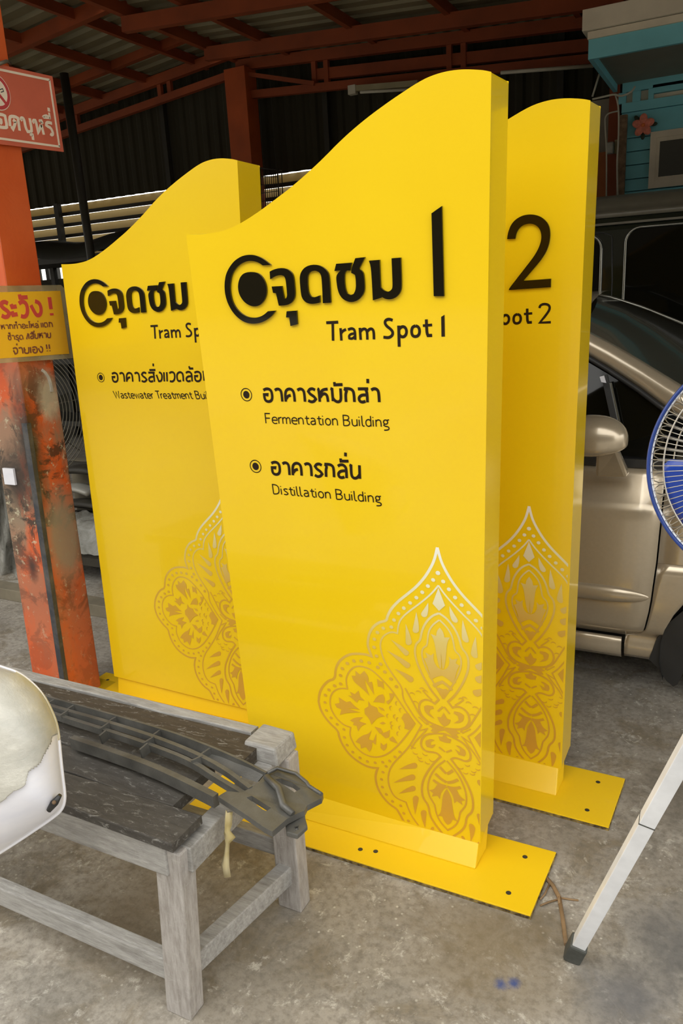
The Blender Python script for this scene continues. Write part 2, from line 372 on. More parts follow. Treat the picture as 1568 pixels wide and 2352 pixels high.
# louvre strips under the sheets
ztop = LT-.01; pitch_ = .135
for k in range(5):
    z = ztop-k*pitch_
    mbk = MB(); mbk.add([(-15, WY+.05, z), (-2.5, WY+.05, z), (-2.5, WY-.02, z-.105), (-15, WY-.02, z-.105), (-15, WY+.054, z), (-2.5, WY+.054, z), (-2.5, WY-.016, z-.105), (-15, WY-.016, z-.105)], [(3,2,1,0),(4,5,6,7),(2,3,7,6),(0,1,5,4)])
    obj('louvre_slat', mbk, M['louvre'], wall)
    obj('louvre_rail', MB().box((-15, WY-.04, z-.139), (-2.5, WY-.0, z-.10)), M['darksteel'], wall)
za_, zb__ = PY(120, 642, WY+.08).z, PY(120, 607, WY+.08).z; xa_, xb__ = PY(92, 620, WY+.08).x, PY(150, 620, WY+.08).x
obj('sill_wall', MB().box((-15, WY+.06, 1.5), (xa_, WY+.1, ztop-5*pitch_)).box((xb__, WY+.06, 1.5), (-2.5, WY+.1, ztop-5*pitch_)).box((xa_, WY+.06, 1.5), (xb__, WY+.1, za_)).box((xa_, WY+.06, zb__), (xb__, WY+.1, ztop-5*pitch_)), M['wall'], wall)
for k in (1, 2): x = xa_+(xb__-xa_)*k/3; obj('opening_bar', MB().box((x-.03, WY+.05, za_), (x+.03, WY+.11, zb__)), M['darksteel'], wall)
for x in (-12.6, -10.4, -8.15, -6.05, -4.0):
    obj('louvre_post', MB().box((x-.035, WY-.12, 0), (x+.035, WY-.05, LT)), M['darksteel'], wall)
for x in (-6.32, -9.6, -4.15, -2.8, -1.7):
    obj('wall_stud', MB().box((x-.03, WY-.04, LT-.1), (x+.03, WY+.02, roofz(x)-.1)), M['darksteel'], wall)
struct('wall_lower', MB().box((-15, WY+.12, 0), (9, WY+.2, 1.55)), M['wall'])
struct('wall_back_right', MB().box((-2.8, WY+.06, 1.5), (9, WY+.12, LT+.12)), M['wall'])
struct('wall_front', MB().box((-26, -9.2, 0), (16, -9, 6.2)), M['yardwall'])
struct('wall_right', MB().box((5.4, 4.6, 0), (5.5, WY, 3.5)), M['wall'])
cc = PY(548, 300, WY-.25)
tag(obj('steel_column', MB().box((-5.16, WY-.38, 0), (-4.90, WY-.16, RZ-.30)), M['orange_far']), 'plain orange steel column against the dark back wall, rising behind the left sign', 'column')
p1 = PY(205, 560, 6.6); p0 = PY(180, 210, 6.6)
tag(obj('steel_pipe', MB().tube([(p1.x, 6.6, 0), (p1.x+.0, 6.6, p1.z), (p1.x-.03, 6.6, 3.95)], .045, 10), M['darksteel']), 'thin dark pipe post standing in front of the louvred back wall', 'post')
# tube lamps
a, b = PY(812, 204, 7.5), PY(960, 192, 7.5)
t_ = thing('tube_lamp', 'dusty fluorescent tube fitting under the roof truss, behind the middle sign', 'lamp', a)
obj('batten', MB().bar(a, b, .05, .05), M['lamp'], t_); obj('tube', MB().tube([a+Vector((.08,-.02,-.045)), b+Vector((-.05,-.02,-.045))], .014), M['pvc'], t_)
obj('end_cap', MB().bar(a-Vector((.05,0,.01)), a+Vector((.03,0,-.01)), .06, .08), M['pvc'], t_)
a, b = PY(1150, 167, 7.5), PY(1362, 151, 7.5)
tag(obj('electrical_conduit', MB().tube([a, b], .016), M['pvc']), 'thin pale conduit running under the roof beam toward the blue building', 'conduit')

# shelf with tarp along the back wall (left)
def quad_plate(pts, th, up=(0,0,1)):
    mb = MB(); u = Vector(up)*th; mb.add([Vector(p) for p in pts]+[Vector(p)+u for p in pts], [(3,2,1,0),(4,5,6,7),(0,1,5,4),(1,2,6,5),(2,3,7,6),(3,0,4,7)]); return mb
sh = thing('storage_rack', 'dark storage rack along the back wall, seen left of the left sign', 'rack', (-8.2, 7.2, 0))
zr_ = PY(110, 598, 7.0).z
for x in (-9.6, -7.9, -6.2):
    for y in (6.85, 7.45): obj('upright', MB().box((x-.03, y-.03, 0), (x+.03, y+.03, zr_+.1)), M['darksteel'], sh)
for z in (.3, 1.05, zr_): obj('shelf', MB().box((-9.7, 6.8, z-.06), (-6.1, 7.5, z)), M['darksteel'], sh)
rows = []
for i in range(14):
    x = -9.75+i*.28; rows.append([(x, y_, zr_+.13+.04*math.sin(i*1.1)+h+.03*random.random()) for y_, h in ((6.76,-.14),(6.78,-.05),(6.95,.04),(7.2,.06),(7.5,-.02))])
tag(obj('tarpaulin', MB().grid(rows), M['tarp']), 'dark green tarpaulin draped over the storage rack by the louvres', 'tarpaulin')
for k, (x0, x1) in enumerate(((-9.6,-9.0),(-8.9,-8.3),(-8.2,-7.5),(-7.3,-6.5))):
    tag(obj('parts_carton', MB().box((x0, 6.9, 1.05), (x1, 7.4, 1.42+.07*(k % 2))), M['dkstuff'], bevel=.01), ['outermost', 'second', 'third', 'innermost'][k]+' dusty dark carton on the middle shelf of the storage rack, counting from the left', 'carton', 'cartons on the rack')
# bright ground and pale sheds beyond the open left side
mb = MB()
for k in range(9): mb.box((-15.0, 1.0+k*.8, 1.3), (-14.9, 1.55+k*.8, 2.2))

# wire basket hanging behind the left sign
wb = thing('wire_basket', 'grey wire mesh cage hanging behind the top corner of the left sign', 'basket', PY(600, 400, 7.5))
q = [PY(598, 386, 7.5), PY(637, 390, 7.5), PY(641, 470, 7.5), PY(600, 482, 7.5)]
mb = MB()
for k in range(9):
    f_ = k/8; mb.tube([q[0].lerp(q[1], f_), q[3].lerp(q[2], f_)], .004, 5); mb.tube([q[0].lerp(q[1], f_)+Vector((-.1,.25,.03)), q[3].lerp(q[2], f_)+Vector((-.1,.25,.03))], .003, 5)
for k in range(6):
    f_ = k/5; mb.tube([q[0].lerp(q[3], f_), q[1].lerp(q[2], f_)], .004, 5)
obj('mesh', mb, M['darksteel'], wb)['kind'] = 'stuff'
mb = MB(); bk = Vector((-.1,.25,.03))
for i in range(4): mb.tube([q[i], q[(i+1) % 4]], .008, 6).tube([q[i], q[i]+bk], .006, 6).tube([q[i]+bk, q[(i+1) % 4]+bk], .006, 6)
obj('frame', mb, M['darksteel'], wb)
obj('hook', MB().tube([q[0]+bk, q[0]+Vector((0,.4,.02))], .006, 5), M['darksteel'], wb)

def smooth(pts, k=2, thr=1.15):
    # Chaikin on turns gentler than a corner
    for _ in range(k):
        out = [pts[0]]
        for i in range(1, len(pts)-1):
            a, b, c = Vector(pts[i-1]), Vector(pts[i]), Vector(pts[i+1])
            if (b-a).length > 0 and (c-b).length > 0 and (b-a).angle(c-b) > thr: out.append(tuple(b)); continue
            out += [tuple(b.lerp(a, .25)), tuple(b.lerp(c, .25))]
        pts = out+[pts[-1]]
    return pts
# ------------------------------------------------------------------ the three signs
SG = {'M': dict(o=(-1.3484, 1.7986), yaw=.003, tx=.0601, ty=.0303), 'L': dict(o=(-2.2989, 2.1555), yaw=.0099, tx=-.0089, ty=.0257), 'R': dict(o=(-1.2162, 2.253), yaw=-.0196, tx=.0652, ty=.0256)}
TH = .1303; ZB = .0888
for k, s in SG.items():
    s['m'] = Matrix.Translation((s['o'][0], s['o'][1], 0)) @ Matrix.Rotation(s['yaw'], 4, 'Z') @ Matrix.Rotation(s['tx'], 4, 'X') @ Matrix.Rotation(s['ty'], 4, 'Y')
    s['i'] = s['m'].inverted()
def loc(sg, px, py, y0=0.0):       # pixel -> (x, z) on the sign plane local y = y0
    s = SG[sg]; o = s['i'] @ Vector(CAMP); d = s['i'].to_3x3() @ Vector(ray(px, py)); k = (y0-o.y)/d.y
    return (o.x+d.x*k, o.z+d.z*k)
QM = [loc('M', 588, 1794), loc('M', 1102.5, 1938), loc('M', 1128, 163), loc('M', 427, 538)]      # BL BR TR TL
QL = [loc('L', 262.3, 1553), loc('L', 607.5, 1639), loc('L', 544.6, 367), loc('L', 140.7, 607)]
qr_br, qr_tr = loc('R', 1289, 1767), loc('R', 1355.6, 229)
QR = [(QM[0][0]+qr_br[0]-QM[1][0], QM[0][1]+qr_br[1]-QM[1][1]), qr_br, qr_tr, (QM[3][0]+qr_tr[0]-QM[2][0], QM[3][1]+qr_tr[1]-QM[2][1])]
def invbil(q, p):
    u = v = .5
    for _ in range(20):
        x = [(1-u)*(1-v)*q[0][i]+u*(1-v)*q[1][i]+u*v*q[2][i]+(1-u)*v*q[3][i]-p[i] for i in (0, 1)]
        a = [(1-v)*(q[1][i]-q[0][i])+v*(q[2][i]-q[3][i]) for i in (0, 1)]; b = [(1-u)*(q[3][i]-q[0][i])+u*(q[2][i]-q[1][i]) for i in (0, 1)]
        dt = a[0]*b[1]-a[1]*b[0]; u -= (x[0]*b[1]-x[1]*b[0])/dt; v -= (a[0]*x[1]-a[1]*x[0])/dt
    return u, v
def warp(q, p):
    u, v = invbil(QM, p)
    return tuple((1-u)*(1-v)*q[0][i]+u*(1-v)*q[1][i]+u*v*q[2][i]+(1-u)*v*q[3][i] for i in (0, 1))
TOP = [(427,538),(450,538.5),(475,537),(495,534),(517,529),(536,521),(554,512),(591,488.5),(628,461),(675,425),(735,371),(784,320.5),(834,277),(884,239.5),(934,205.5),(960,189),(984,176.5),(1010,167.5),(1034,162),(1064,159),(1094,160),(1112,161.5),(1128,165)]
TOPL = [loc('M', *p) for p in smooth(TOP, 2)]
A1, A2 = (480,560,6.0308), (740,560,4.9)
LET = {
 'ring': tr(A1, '853,292 790,240 720,192 640,160 580,151 510,155 430,180 350,235 290,310 245,390 220,480 212,590 220,690 245,790 285,880 340,965 410,1035 480,1080 550,1102 620,1108 700,1098 770,1070 830,1030 880,985 918,925 812,935 775,970 730,1000 680,1018 620,1026 550,1018 490,995 430,955 370,890 325,810 300,720 288,630 292,530 310,440 345,370 400,305 470,258 540,238 600,238 660,250 710,275 742,300'),
 'disc': tr(A1, '575,390 650,395 710,430 755,490 785,560 797,640 790,710 765,780 720,835 670,865 610,868 550,850 490,810 440,745 410,680 398,600 405,530 430,460 470,415 520,395'),
 'cho': tr(A1, '838,385 880,362 940,342 1000,335 1060,342 1110,368 1150,410 1170,460 1180,560 1190,680 1185,740 1160,795 1115,835 1060,853 965,858 925,685 885,680 865,592 1005,585 1040,762 1065,755 1080,725 1078,680 1065,540 1055,480 1035,445 1000,433 950,438 900,455 845,492'),
 'u': tr(A1, '1072,935 1210,925 1222,1115 1125,1140 1110,1020 1065,1020'),
 'do': tr((480,440,2.7034), '686,645 687,690 660,696 630,698 598,688 575,660 568,620 563,560 562,530 570,500 590,473 620,458 655,453 690,460 720,480 740,505 747,540 755,690 706,693 700,560 695,520 685,502 665,492 645,492 625,500 612,520 610,560 614,610 620,635 632,652 650,657 668,652'),
 'chang': tr(A2, '155,225 328,212 310,302 272,300 255,320 247,360 250,450 262,520 280,560 315,577 350,565 370,530 378,480 375,400 368,352 350,338 325,330 325,282 370,162 478,150 410,285 440,300 462,330 470,400 475,490 470,540 445,590 400,635 350,655 300,655 240,630 195,580 170,510 158,420 155,370 170,335 205,300 135,307'),
 'mo': tr(A2, '522,190 642,180 655,490 690,525 735,540 765,530 788,500 790,450 778,163 880,155 892,480 880,540 845,590 800,618 750,627 700,618 668,595 660,608 568,637 548,260'),
 'one': tr((480,440,2.7034), '1380,135 1444,90 1458,650 1394,650')}
TWO = tr((1100,400,3.35), '215,500 218,470 228,430 245,390 270,358 300,335 340,316 400,308 460,320 505,350 535,390 548,450 542,520 520,590 480,655 430,715 340,820 552,805 550,870 228,892 230,880 300,790 370,700 420,635 455,575 475,520 480,470 468,425 440,393 395,378 345,388 310,412 287,450 277,497')
# ---- stroke glyphs (cap height = 1)
G = {
'F':('0,0 0,1 .42,1|0,.53 .38,.53',.56),'D':('0,0 0,1 .2,1 .4,.92 .5,.7 .5,.3 .4,.08 .2,0 0,0',.68),
'B':('0,0 0,1 .25,1 .4,.93 .44,.77 .38,.6 .22,.54 0,.54|.22,.54 .42,.46 .48,.27 .4,.07 .25,0 0,0',.66),
'W':('0,1 .18,0 .38,.9 .58,0 .76,1',.9),'T':('-.02,1 .5,1|.24,1 .24,0',.58),
'S':('.46,.93 .25,1 .06,.9 .05,.72 .2,.55 .4,.42 .48,.25 .4,.05 .2,-.02 .0,.06',.62),
'e':('.02,.34 .42,.34 .42,.5 .33,.63 .2,.66 .08,.6 .0,.45 0,.22 .08,.05 .22,-.01 .4,.04',.55),
'r':('.0,0 0,.65|0,.45 .08,.6 .25,.65',.34),'m':('0,0 0,.65|0,.45 .08,.6 .18,.65 .28,.58 .3,.45 .3,0|.3,.45 .38,.6 .48,.65 .58,.58 .6,.45 .6,0',.76),
'n':('0,0 0,.65|0,.45 .08,.6 .2,.66 .33,.58 .37,.42 .37,0',.53),'t':('.15,.86 .15,.15 .22,.02 .36,.02|0,.62 .34,.62',.44),
'a':('.04,.6 .18,.66 .32,.6 .37,.46 .37,0|.37,.37 .15,.36 .02,.25 .03,.08 .15,-.01 .3,.05 .37,.16',.54),
'i':('0,0 0,.62|0,.82 0,.9',.21),'o':('.2,.66 .06,.58 0,.4 0,.25 .06,.07 .2,-.01 .34,.07 .4,.25 .4,.4 .34,.58 .2,.66',.56),
'u':('0,.65 0,.16 .08,.02 .2,-.01 .32,.06 .37,.2|.37,.65 .37,0',.54),'l':('0,1 0,.12 .07,0 .17,.02',.28),
'd':('.38,1 .38,0|.38,.5 .28,.65 .15,.65 .03,.52 0,.33 .03,.12 .15,0 .28,.02 .38,.15',.55),
'g':('.18,.66 .06,.6 .02,.44 .06,.3 .18,.24 .3,.3 .34,.44 .3,.6 .18,.66|.28,.62 .44,.68|.08,.27 .04,.14 .14,.05 .34,.02 .42,-.1 .38,-.26 .2,-.31 .04,-.31',.52),
's':('.34,.6 .18,.66 .04,.57 .06,.42 .28,.28 .34,.13 .22,0 .0,.05',.45),'w':('0,.65 .14,0 .29,.58 .44,0 .58,.65',.68),
'p':('0,.65 0,-.35|0,.5 .1,.65 .25,.65 .37,.5 .4,.33 .37,.12 .25,0 .1,.02 0,.15',.55),'1':('.02,.86 .12,1 .12,0',.3),
'2':('.0,.8 .04,.95 .22,1.02 .42,.95 .48,.78 .4,.55 .02,0 .52,0',.6),'!':('.05,1.02 .05,.35|.05,.12 .05,0',.3),'/':('0,-.05 .28,1.05',.4),
'อ':('.0,.85 .18,.95 .38,.95 .54,.82 .59,.6 .6,.25 .5,.04 .3,-.02 .12,.06 .05,.25 .04,.52 .26,.53 .24,.4',.8),
'า':('0,.84 .14,.94 .3,.93 .42,.8 .46,.55 .48,0',.68),'ค':('.04,0 .02,.55 .1,.85 .32,.96 .54,.86 .63,.6 .65,0|.08,.2 .2,.42 .4,.47',.86),
'ร':('.5,.85 .34,.96 .14,.92 .05,.75 .16,.56 .42,.38 .52,.2 .4,.02 .2,-.02 .02,.1',.7),
'ห':('-.04,.96 .04,.9 .08,0|.1,.5 .24,.82 .42,.9 .62,.92|.12,.32 .26,.56 .44,.6 .58,.45 .62,0',.84),
'ม':('-.04,.97 .06,.92 .1,.05|.1,.28 .22,.08 .42,-.02 .58,.08 .62,.3 .6,.97',.84),'น':('-.04,.97 .06,.92 .08,.25 .2,.02 .38,-.01 .54,.12 .62,.3|.6,.97 .64,-.02',.86),
'ก':('-.02,.95 .35,.95 .54,.82 .6,.58 .62,0|.0,.95 .14,.76 .07,.55 .09,0',.85),
'ส':('0,.93 .64,.93|.46,.92 .56,.7 .58,-.02|.5,.5 .22,.5 .04,.3 .1,.05 .28,-.02 .46,.06',.82),'ล':('.02,.84 .18,.96 .38,.95 .54,.78 .58,.55 .6,-.02|.55,.52 .22,.5 .04,.3 .1,.05 .28,-.02 .46,.06',.82),
'ง':('-.02,.7 .2,.04 .36,.02 .5,.18 .54,.55 .46,.86 .24,.96',.72),'แ':('0,.95 .02,0|.28,.95 .3,0',.52),'เ':('0,.95 .02,0',.26),
'ว':('0,.84 .18,.96 .38,.94 .52,.75 .52,.28 .38,.02 .18,-.02 .04,.04',.72),'ด':('.4,.08 .2,0 .05,.14 .0,.5 .05,.8 .3,.96 .52,.85 .6,.6 .62,0',.84),
'ต':('.4,.08 .2,0 .05,.14 .0,.5 .05,.85 .2,.96 .32,.86 .45,.96 .58,.8 .62,0',.86),'ท':('-.04,.95 .06,.9 .08,0|.1,.6 .24,.88 .42,.95 .56,.8 .6,.5 .6,0',.84),
'ช':('0,.95 .3,.95 .12,.75 .06,.4 .14,.08 .32,0 .5,.1 .56,.4 .5,.7 .36,.76 .55,1.12',.74),'จ':('0,.82 .2,.95 .42,.92 .54,.7 .54,.25 .42,.04 .22,0 .1,.45 0,.45',.72),
'ย':('0,.95 .02,.6 .16,.55|.02,.55 .02,.2 .12,.02 .36,-.02 .54,.08 .58,.3 .58,.95',.8),'ะ':('0,.8 .05,.62 .34,.66|.0,.35 .05,.12 .34,.16',.52),
'ไ':('.3,1.5 .05,1.45 .12,1.2 .14,0',.38),'บ':('0,.95 .02,.2 .12,.02 .36,-.02 .54,.08 .58,.3 .58,.95',.8),' ':('',.32),
'ั':('-.62,1.42 -.6,1.22 -.1,1.24',0),'่':('-.2,1.32 -.2,1.62',0),'+':('-.3,1.58 -.3,1.86',0),'ิ':('-.7,1.2 -.1,1.2',0),'้':('-.5,1.52 -.42,1.28 -.1,1.28',0),
'ี':('-.66,1.2 -.12,1.2 -.1,1.5',0),'ุ':('-.35,-.2 -.2,-.2 -.2,-.5',0),'ำ':('-.5,1.3 -.3,1.3 -.3,1.5 -.5,1.5 -.5,1.3|0,.84 .14,.94 .3,.93 .42,.8 .46,.55 .48,0',.68)}
def ribbon(pts, w, closed=False):     # list of quads (2D) with mitred joints
    n = len(pts); L, Rr = [], []
    for i in range(n):
        a = Vector(pts[i-1]) if (i or closed) else None; b = Vector(pts[i]); c = Vector(pts[(i+1) % n]) if (i < n-1 or closed) else None
        d1 = (b-a).normalized() if a is not None and (b-a).length > 1e-9 else None; d2 = (c-b).normalized() if c is not None and (c-b).length > 1e-9 else None
        if d1 is None: d1 = d2
        if d2 is None: d2 = d1
        t = d1+d2; t = t.normalized() if t.length > .05 else d1; nn = Vector((-t.y, t.x)); k = min(1.8, 1/max(.3, nn.dot(Vector((-d1.y, d1.x)))))
        ww = w[i] if isinstance(w, list) else w
        L.append(tuple(b+nn*ww/2*k)); Rr.append(tuple(b-nn*ww/2*k))
    return [[Rr[i], Rr[(i+1) % n], L[(i+1) % n], L[i]] for i in range(n if closed else n-1)]
def textpolys(s, w, fit=None):
    out = []; x = 0; fx = None
    for i, ch in enumerate(s):
        if fit is not None and i == fit: fx = x
        g, adv = G[ch]
        if g:
            for st in g.split('|'):
                p = [(x+a, b) for a, b in P(st)]; out.append(ribbon(smooth(p, 1), w))
        x += adv
    return out, (fx or x)-.12
def textline(mapf, s, p0, p1, pt, w, fit=None):
    # baseline from p0 to p1, cap top above p0 at pt (pixels) -> list of quads on the plane
    a, b, c = Vector(mapf(*p0)), Vector(mapf(*p1)), Vector(mapf(*pt))
    ps, W_ = textpolys(s, w, fit); up = c-a; ex = (b-a)/W_; k = ex.length/up.length
    out = []
    ps2 = []
    # keep stroke weight even: rebuild ribbons in real units
    x = 0
    for i, ch in enumerate(s):
        g, adv = G[ch]
        if g:
            for st in g.split('|'):
                q = [a+ex*(x+u)+up*v for u, v in P(st)]; out.append((i, ribbon(smooth([tuple(t) for t in q], 2), w*up.length)))
        x += adv
    L_ = {}
    for i, r_ in out:
        j = i
        while j and G[s[j]][1] == 0: j -= 1          # a mark belongs to the letter it sits on
        L_.setdefault(j, []).extend(r_)
    return list(L_.values())
def flat(mb, polys, y, th=.0008):
    for i, p in enumerate(polys):       # thin vinyl: one sheet of faces, each cut layered a hair above the last
        yy = y-th-i*6e-7; ar = sum(p[k-1][0]*p[k][1]-p[k][0]*p[k-1][1] for k in range(len(p)))
        if abs(ar) < 1e-9: continue
        if ar < 0: p = p[::-1]
        fs = []
        for t in tessellate_polygon([[Vector((a, b, 0)) for a, b in p]]):
            a, b, c = [Vector(p[k]) for k in t]; fs.append(tuple(t) if (b-a).cross(c-a) > 0 else tuple(t[::-1]))
        mb.add([(a, yy, b) for a, b in p], fs)
    return mb
def ell(c, rx, rz, n=28): return [(c[0]+rx*math.cos(2*math.pi*k/n), c[1]+rz*math.sin(2*math.pi*k/n)) for k in range(n)]
def bullet(sg, px, py, top, root):
    c = loc(sg, px, py); r = loc(sg, px, top)[1]-c[1]
    q = ell(c, r*.93, r*.93); mb = MB(); flat(mb, ribbon(q, r*.13, True), 0); flat(mb, [ell(c, r*.55, r*.57)], 0)
    obj('bullet_mark', mb, M['vinyl'], root, local=True)

# ---- ornament, traced once (left half mirrored about its axis)
C3 = (700, 1240, 3.5636)
def L3(s): return [(700+a/3.5636, 1240+b/3.5636) for a, b in P(s)]
def L4(s): return [(700+a/3.5636, 1580+b/3.5636) for a, b in P(s)]
RB = [  # (points, width in crop px)
 (L3('1083,62 1060,165 1020,245 970,320 905,390 830,450 760,505 705,565 675,625 668,662 612,672 560,708 525,765 512,850 525,900 547,955 505,938 450,932 380,932 320,958 275,1000 250,1060 246,1138 195,1150 148,1195 118,1255 113,1320')+L4('112,110 125,170 160,235 210,295 272,350 280,400 305,460 350,530 410,585 480,630 540,652 597,656 580,700 578,750 595,820 635,890 690,950 750,988 775,1030 810,1095'), 22),
 (L3('1092,372 1050,425 990,480 920,535 850,585 790,640 765,690 757,765 715,752 670,765 630,800 615,850 625,920 650,990 690,1060 740,1130 800,1215')+L4('800,85 855,175 905,250 955,305 905,395 850,485 780,560 720,620 685,690 680,770 705,850 750,905 828,935 850,1000 880,1060 935,1132'), 14),
 (L3('640,1150 570,1080 510,1045 440,1030 390,1045 350,1095 335,1150 348,1218')+L4('300,2 255,12 215,50 203,110 215,180 260,250 320,305 375,322 367,380 385,430 420,490 490,545 570,570 650,555 720,510 790,440 860,350 900,290 830,195 760,90')+L3('705,1220 640,1150'), 14),
 (L3('1098,600 1040,620 985,680 955,750 945,822 908,850 898,910 910,980 940,1060 985,1150 1040,1240')+L4('1095,95 1062,128 1035,108 990,92 945,110 930,160 950,220 1000,270 1060,300 1138,328'), 18),
 (L3('1100,655 1050,690 1015,740 1005,800 1001,866 965,882 955,930 970,1000 1010,1090 1060,1180 1132,1300'), 14),
 (L4('1142,374 1060,370 990,380 952,420 950,480 990,520 1050,525 1085,535 1110,562 1050,620 1000,690 965,760 955,830 965,900 1012,960 1022,1040 1060,1110 1130,1195'), 18),
 (L4('1148,592 1080,640 1030,710 1005,790 1010,870 1050,938 1063,958 1075,1030 1110,1100 1172,1168'), 14),
 (L4('965,20 1000,60 1040,100'), 12), (L4('820,0 880,110 945,232 1000,272 1010,300'), 14), (L4('1000,335 960,380 900,440 870,500'), 12),
 (L4('930,235 1000,300'), 10), (L4('930,350 1010,330'), 10),
 (L3('1124,1092 1070,1103 1022,1128'), 34), (L3('1130,1160 1092,1172 1052,1196'), 26),
 (L4('1158,772 1110,742 1068,700'), 26), (L4('1156,700 1130,675 1105,645'), 24), (L4('1158,806 1105,792 1050,752'), 26),
 (L4('1088,190 1130,152'), 15), (L4('1098,482 1146,522'), 15)]
PG = [L3('1132,1222 1098,1206 1082,1222 1132,1292'), L3('1098,390 1045,520 1102,583'), L3('1105,715 1080,745 1075,785 1030,768 1055,815 1068,880 1080,960 1100,1040 1113,1060'),
 L3('975,970 1003,962 985,918 1030,945 1055,928 1050,980 1080,1040 1118,1062 1120,1088 1060,1115 1030,1125 1018,1080 1000,1020'),
 L4('245,130 285,122 278,75 340,115 372,108 410,150 452,178 395,168 350,165 405,185 458,198 330,205 287,220 300,175 262,160'),
 L3('383,1110 417,1112 413,1068 452,1103 486,1070 522,1120 520,1165 550,1160 568,1270 520,1190 490,1140 500,1200 530,1275 470,1215 400,1160'),
 L3('590,1135 620,1155 640,1160 650,1225 622,1200 598,1200'), L4('355,60 385,65 370,30 410,50 440,20 452,70 492,105 440,95 425,120 388,85'),
 L4('520,105 540,140 590,160 602,195 655,230 600,240 570,268 545,300 530,255 490,210 488,170 520,150'),
 L4('370,265 410,240 475,238 440,270 505,292 460,310 437,355 425,310 395,302 402,282'),
 L4('548,345 520,375 480,385 440,410 415,440 455,460 460,495 500,482 530,525 552,480 550,440 582,465 585,370 562,430 520,420'),
 L4('620,445 645,470 672,450 670,490 645,515 620,490'), L4('560,115 595,60 640,50 655,85 650,125 600,115'), L4('665,110 700,90 690,42 735,45 715,100 680,135'),
 L4('570,315 620,330 640,360 612,372'), L4('618,372 670,360 697,340 690,400 660,412'), L4('690,415 720,395 738,420 762,456 700,432'),
 L4('790,245 812,208 852,208 862,240 903,285 850,342 815,332 820,292'), L4('600,150 640,165 656,188 625,180'), L4('612,288 640,275 664,288 635,298'),
 L4('975,150 1000,138 1050,150 1055,170 1025,175 1018,205 1062,252 1010,225 980,190'), L4('1132,198 1115,240 1083,235 1100,275 1140,318'),
 L4('1015,310 1070,296 1100,320 1146,334 1146,346 1090,356 1070,370 1030,350 1048,330'), L4('990,430 1030,415 1062,425 1030,440 1030,468 1072,460 1045,492 1000,482 985,455'),
 L4('1142,370 1125,400 1093,395 1105,430 1142,445 1158,485'), L4('1155,820 1128,880 1122,960 1110,1028 1083,1045 1125,1050 1140,1090 1168,1120'),
 L4('1152,810 1090,778 1060,830 1018,835 1050,860 1040,888 1085,880 1105,910 1112,860 1140,822')]
def clip(poly, xmax, zmin):
    for (ax_, v, sg) in ((0, xmax, 1), (1, zmin, -1)):
        out = []
        for i in range(len(poly)):
            a, b = poly[i-1], poly[i]; ia, ib = (a[ax_]-v)*sg <= 0, (b[ax_]-v)*sg <= 0
            if ia != ib:
                t = (v-a[ax_])/(b[ax_]-a[ax_]); out.append((a[0]+(b[0]-a[0])*t, a[1]+(b[1]-a[1])*t))
            if ib: out.append(b)
        poly = out
        if len(poly) < 3: return []
    return poly
def drop(t, c, r):
    t, c = Vector(t), Vector(c); d = (t-c); n = Vector((-d.y, d.x)).normalized(); u = d.normalized(); out = [t]
    out.append(c+u*d.length*.45-n*r*.5)
    for k in range(9):
        a = math.pi*k/8; out.append(c-n*r*math.cos(a)-u*r*math.sin(a))
    out.append(c+u*d.length*.45+n*r*.75); return [tuple(p) for p in out]
k_ = 1/3.5636
for a_ in ((1010,512,978,605,27),(912,588,908,735,27),(825,685,850,835,26),(702,812,830,925,22),(668,900,838,1025,24),(735,1052,865,1140,24)):
    PG.append(drop((700+a_[0]*k_, 1240+a_[1]*k_), (700+a_[2]*k_, 1240+a_[3]*k_), a_[4]*k_))
for a_ in ((770,665,895,635,24),(725,775,880,730,24),(767,865,885,822,22),(903,1035,908,905,24),(985,1145,972,1022,24),(1025,1165,1045,1150,14)):
    PG.append(drop((700+a_[0]*k_, 1580+a_[1]*k_), (700+a_[2]*k_, 1580+a_[3]*k_), a_[4]*k_))
DOT = [(a, b, 17) for a, b in P('1050,327 1007,377 961,428 913,472 862,515 810,558 766,602 730,655 708,713 642,722 594,757 569,812 567,878 587,950 620,1015 597,1042 527,1005 462,990 402,990 348,1010 307,1052 292,1108 293,1177 244,1193 198,1227 168,1270 655,1080 705,1137 750,1200')]
DOT += [(a, b+1212, 15) for a, b in P('165,117 177,182 215,243 265,296 320,338 324,403 347,466 393,523 452,570 512,600 576,611 638,606 695,596 738,563 778,522 665,640 640,688 628,747 635,810 668,870 718,927 785,963 810,1025 848,1087')]
SC = P('765,130 797,185 717,168 748,238 692,232 772,262 722,295 792,330 728,325 775,378')+[(a, b-0) for a, b in P('880,60 930,45 985,40 905,130 960,20 890,470 905,520 940,555 985,530 1005,600 950,580 1040,580')]
AXX = loc('M', 1003.4, 1257)[0]
def axis_x(z):   # local x of the mirror axis
    return AXX+.0*z
ax_pts = [loc('M', 700+a*k_, 1240+b*k_) for a, b in ((1083,62),(1092,372),(1098,600),(1105,715),(1132,1292),(1142,1545),(1160,1912),(1168,2332))]
def axis_x(z):
    zs = sorted((p[1], p[0]) for p in ax_pts); return float(np.interp(z, [q[0] for q in zs], [q[1] for q in zs]))
ORN = []
def addhalf(pl):
    zc = sum(p[1] for p in pl)/len(pl); pl = clip(pl, axis_x(zc)+.0004, -9)
    if len(pl) < 3: return
    ORN.append(pl); ORN.append([(2*axis_x(z)-x, z) for x, z in pl])
for pts, wd in RB:
    lp = [loc('M', *p) for p in pts]; sc_ = .00104*wd*k_*1.02*1.0
    for q in ribbon(smooth(lp, 2), sc_*1.15): addhalf(q)
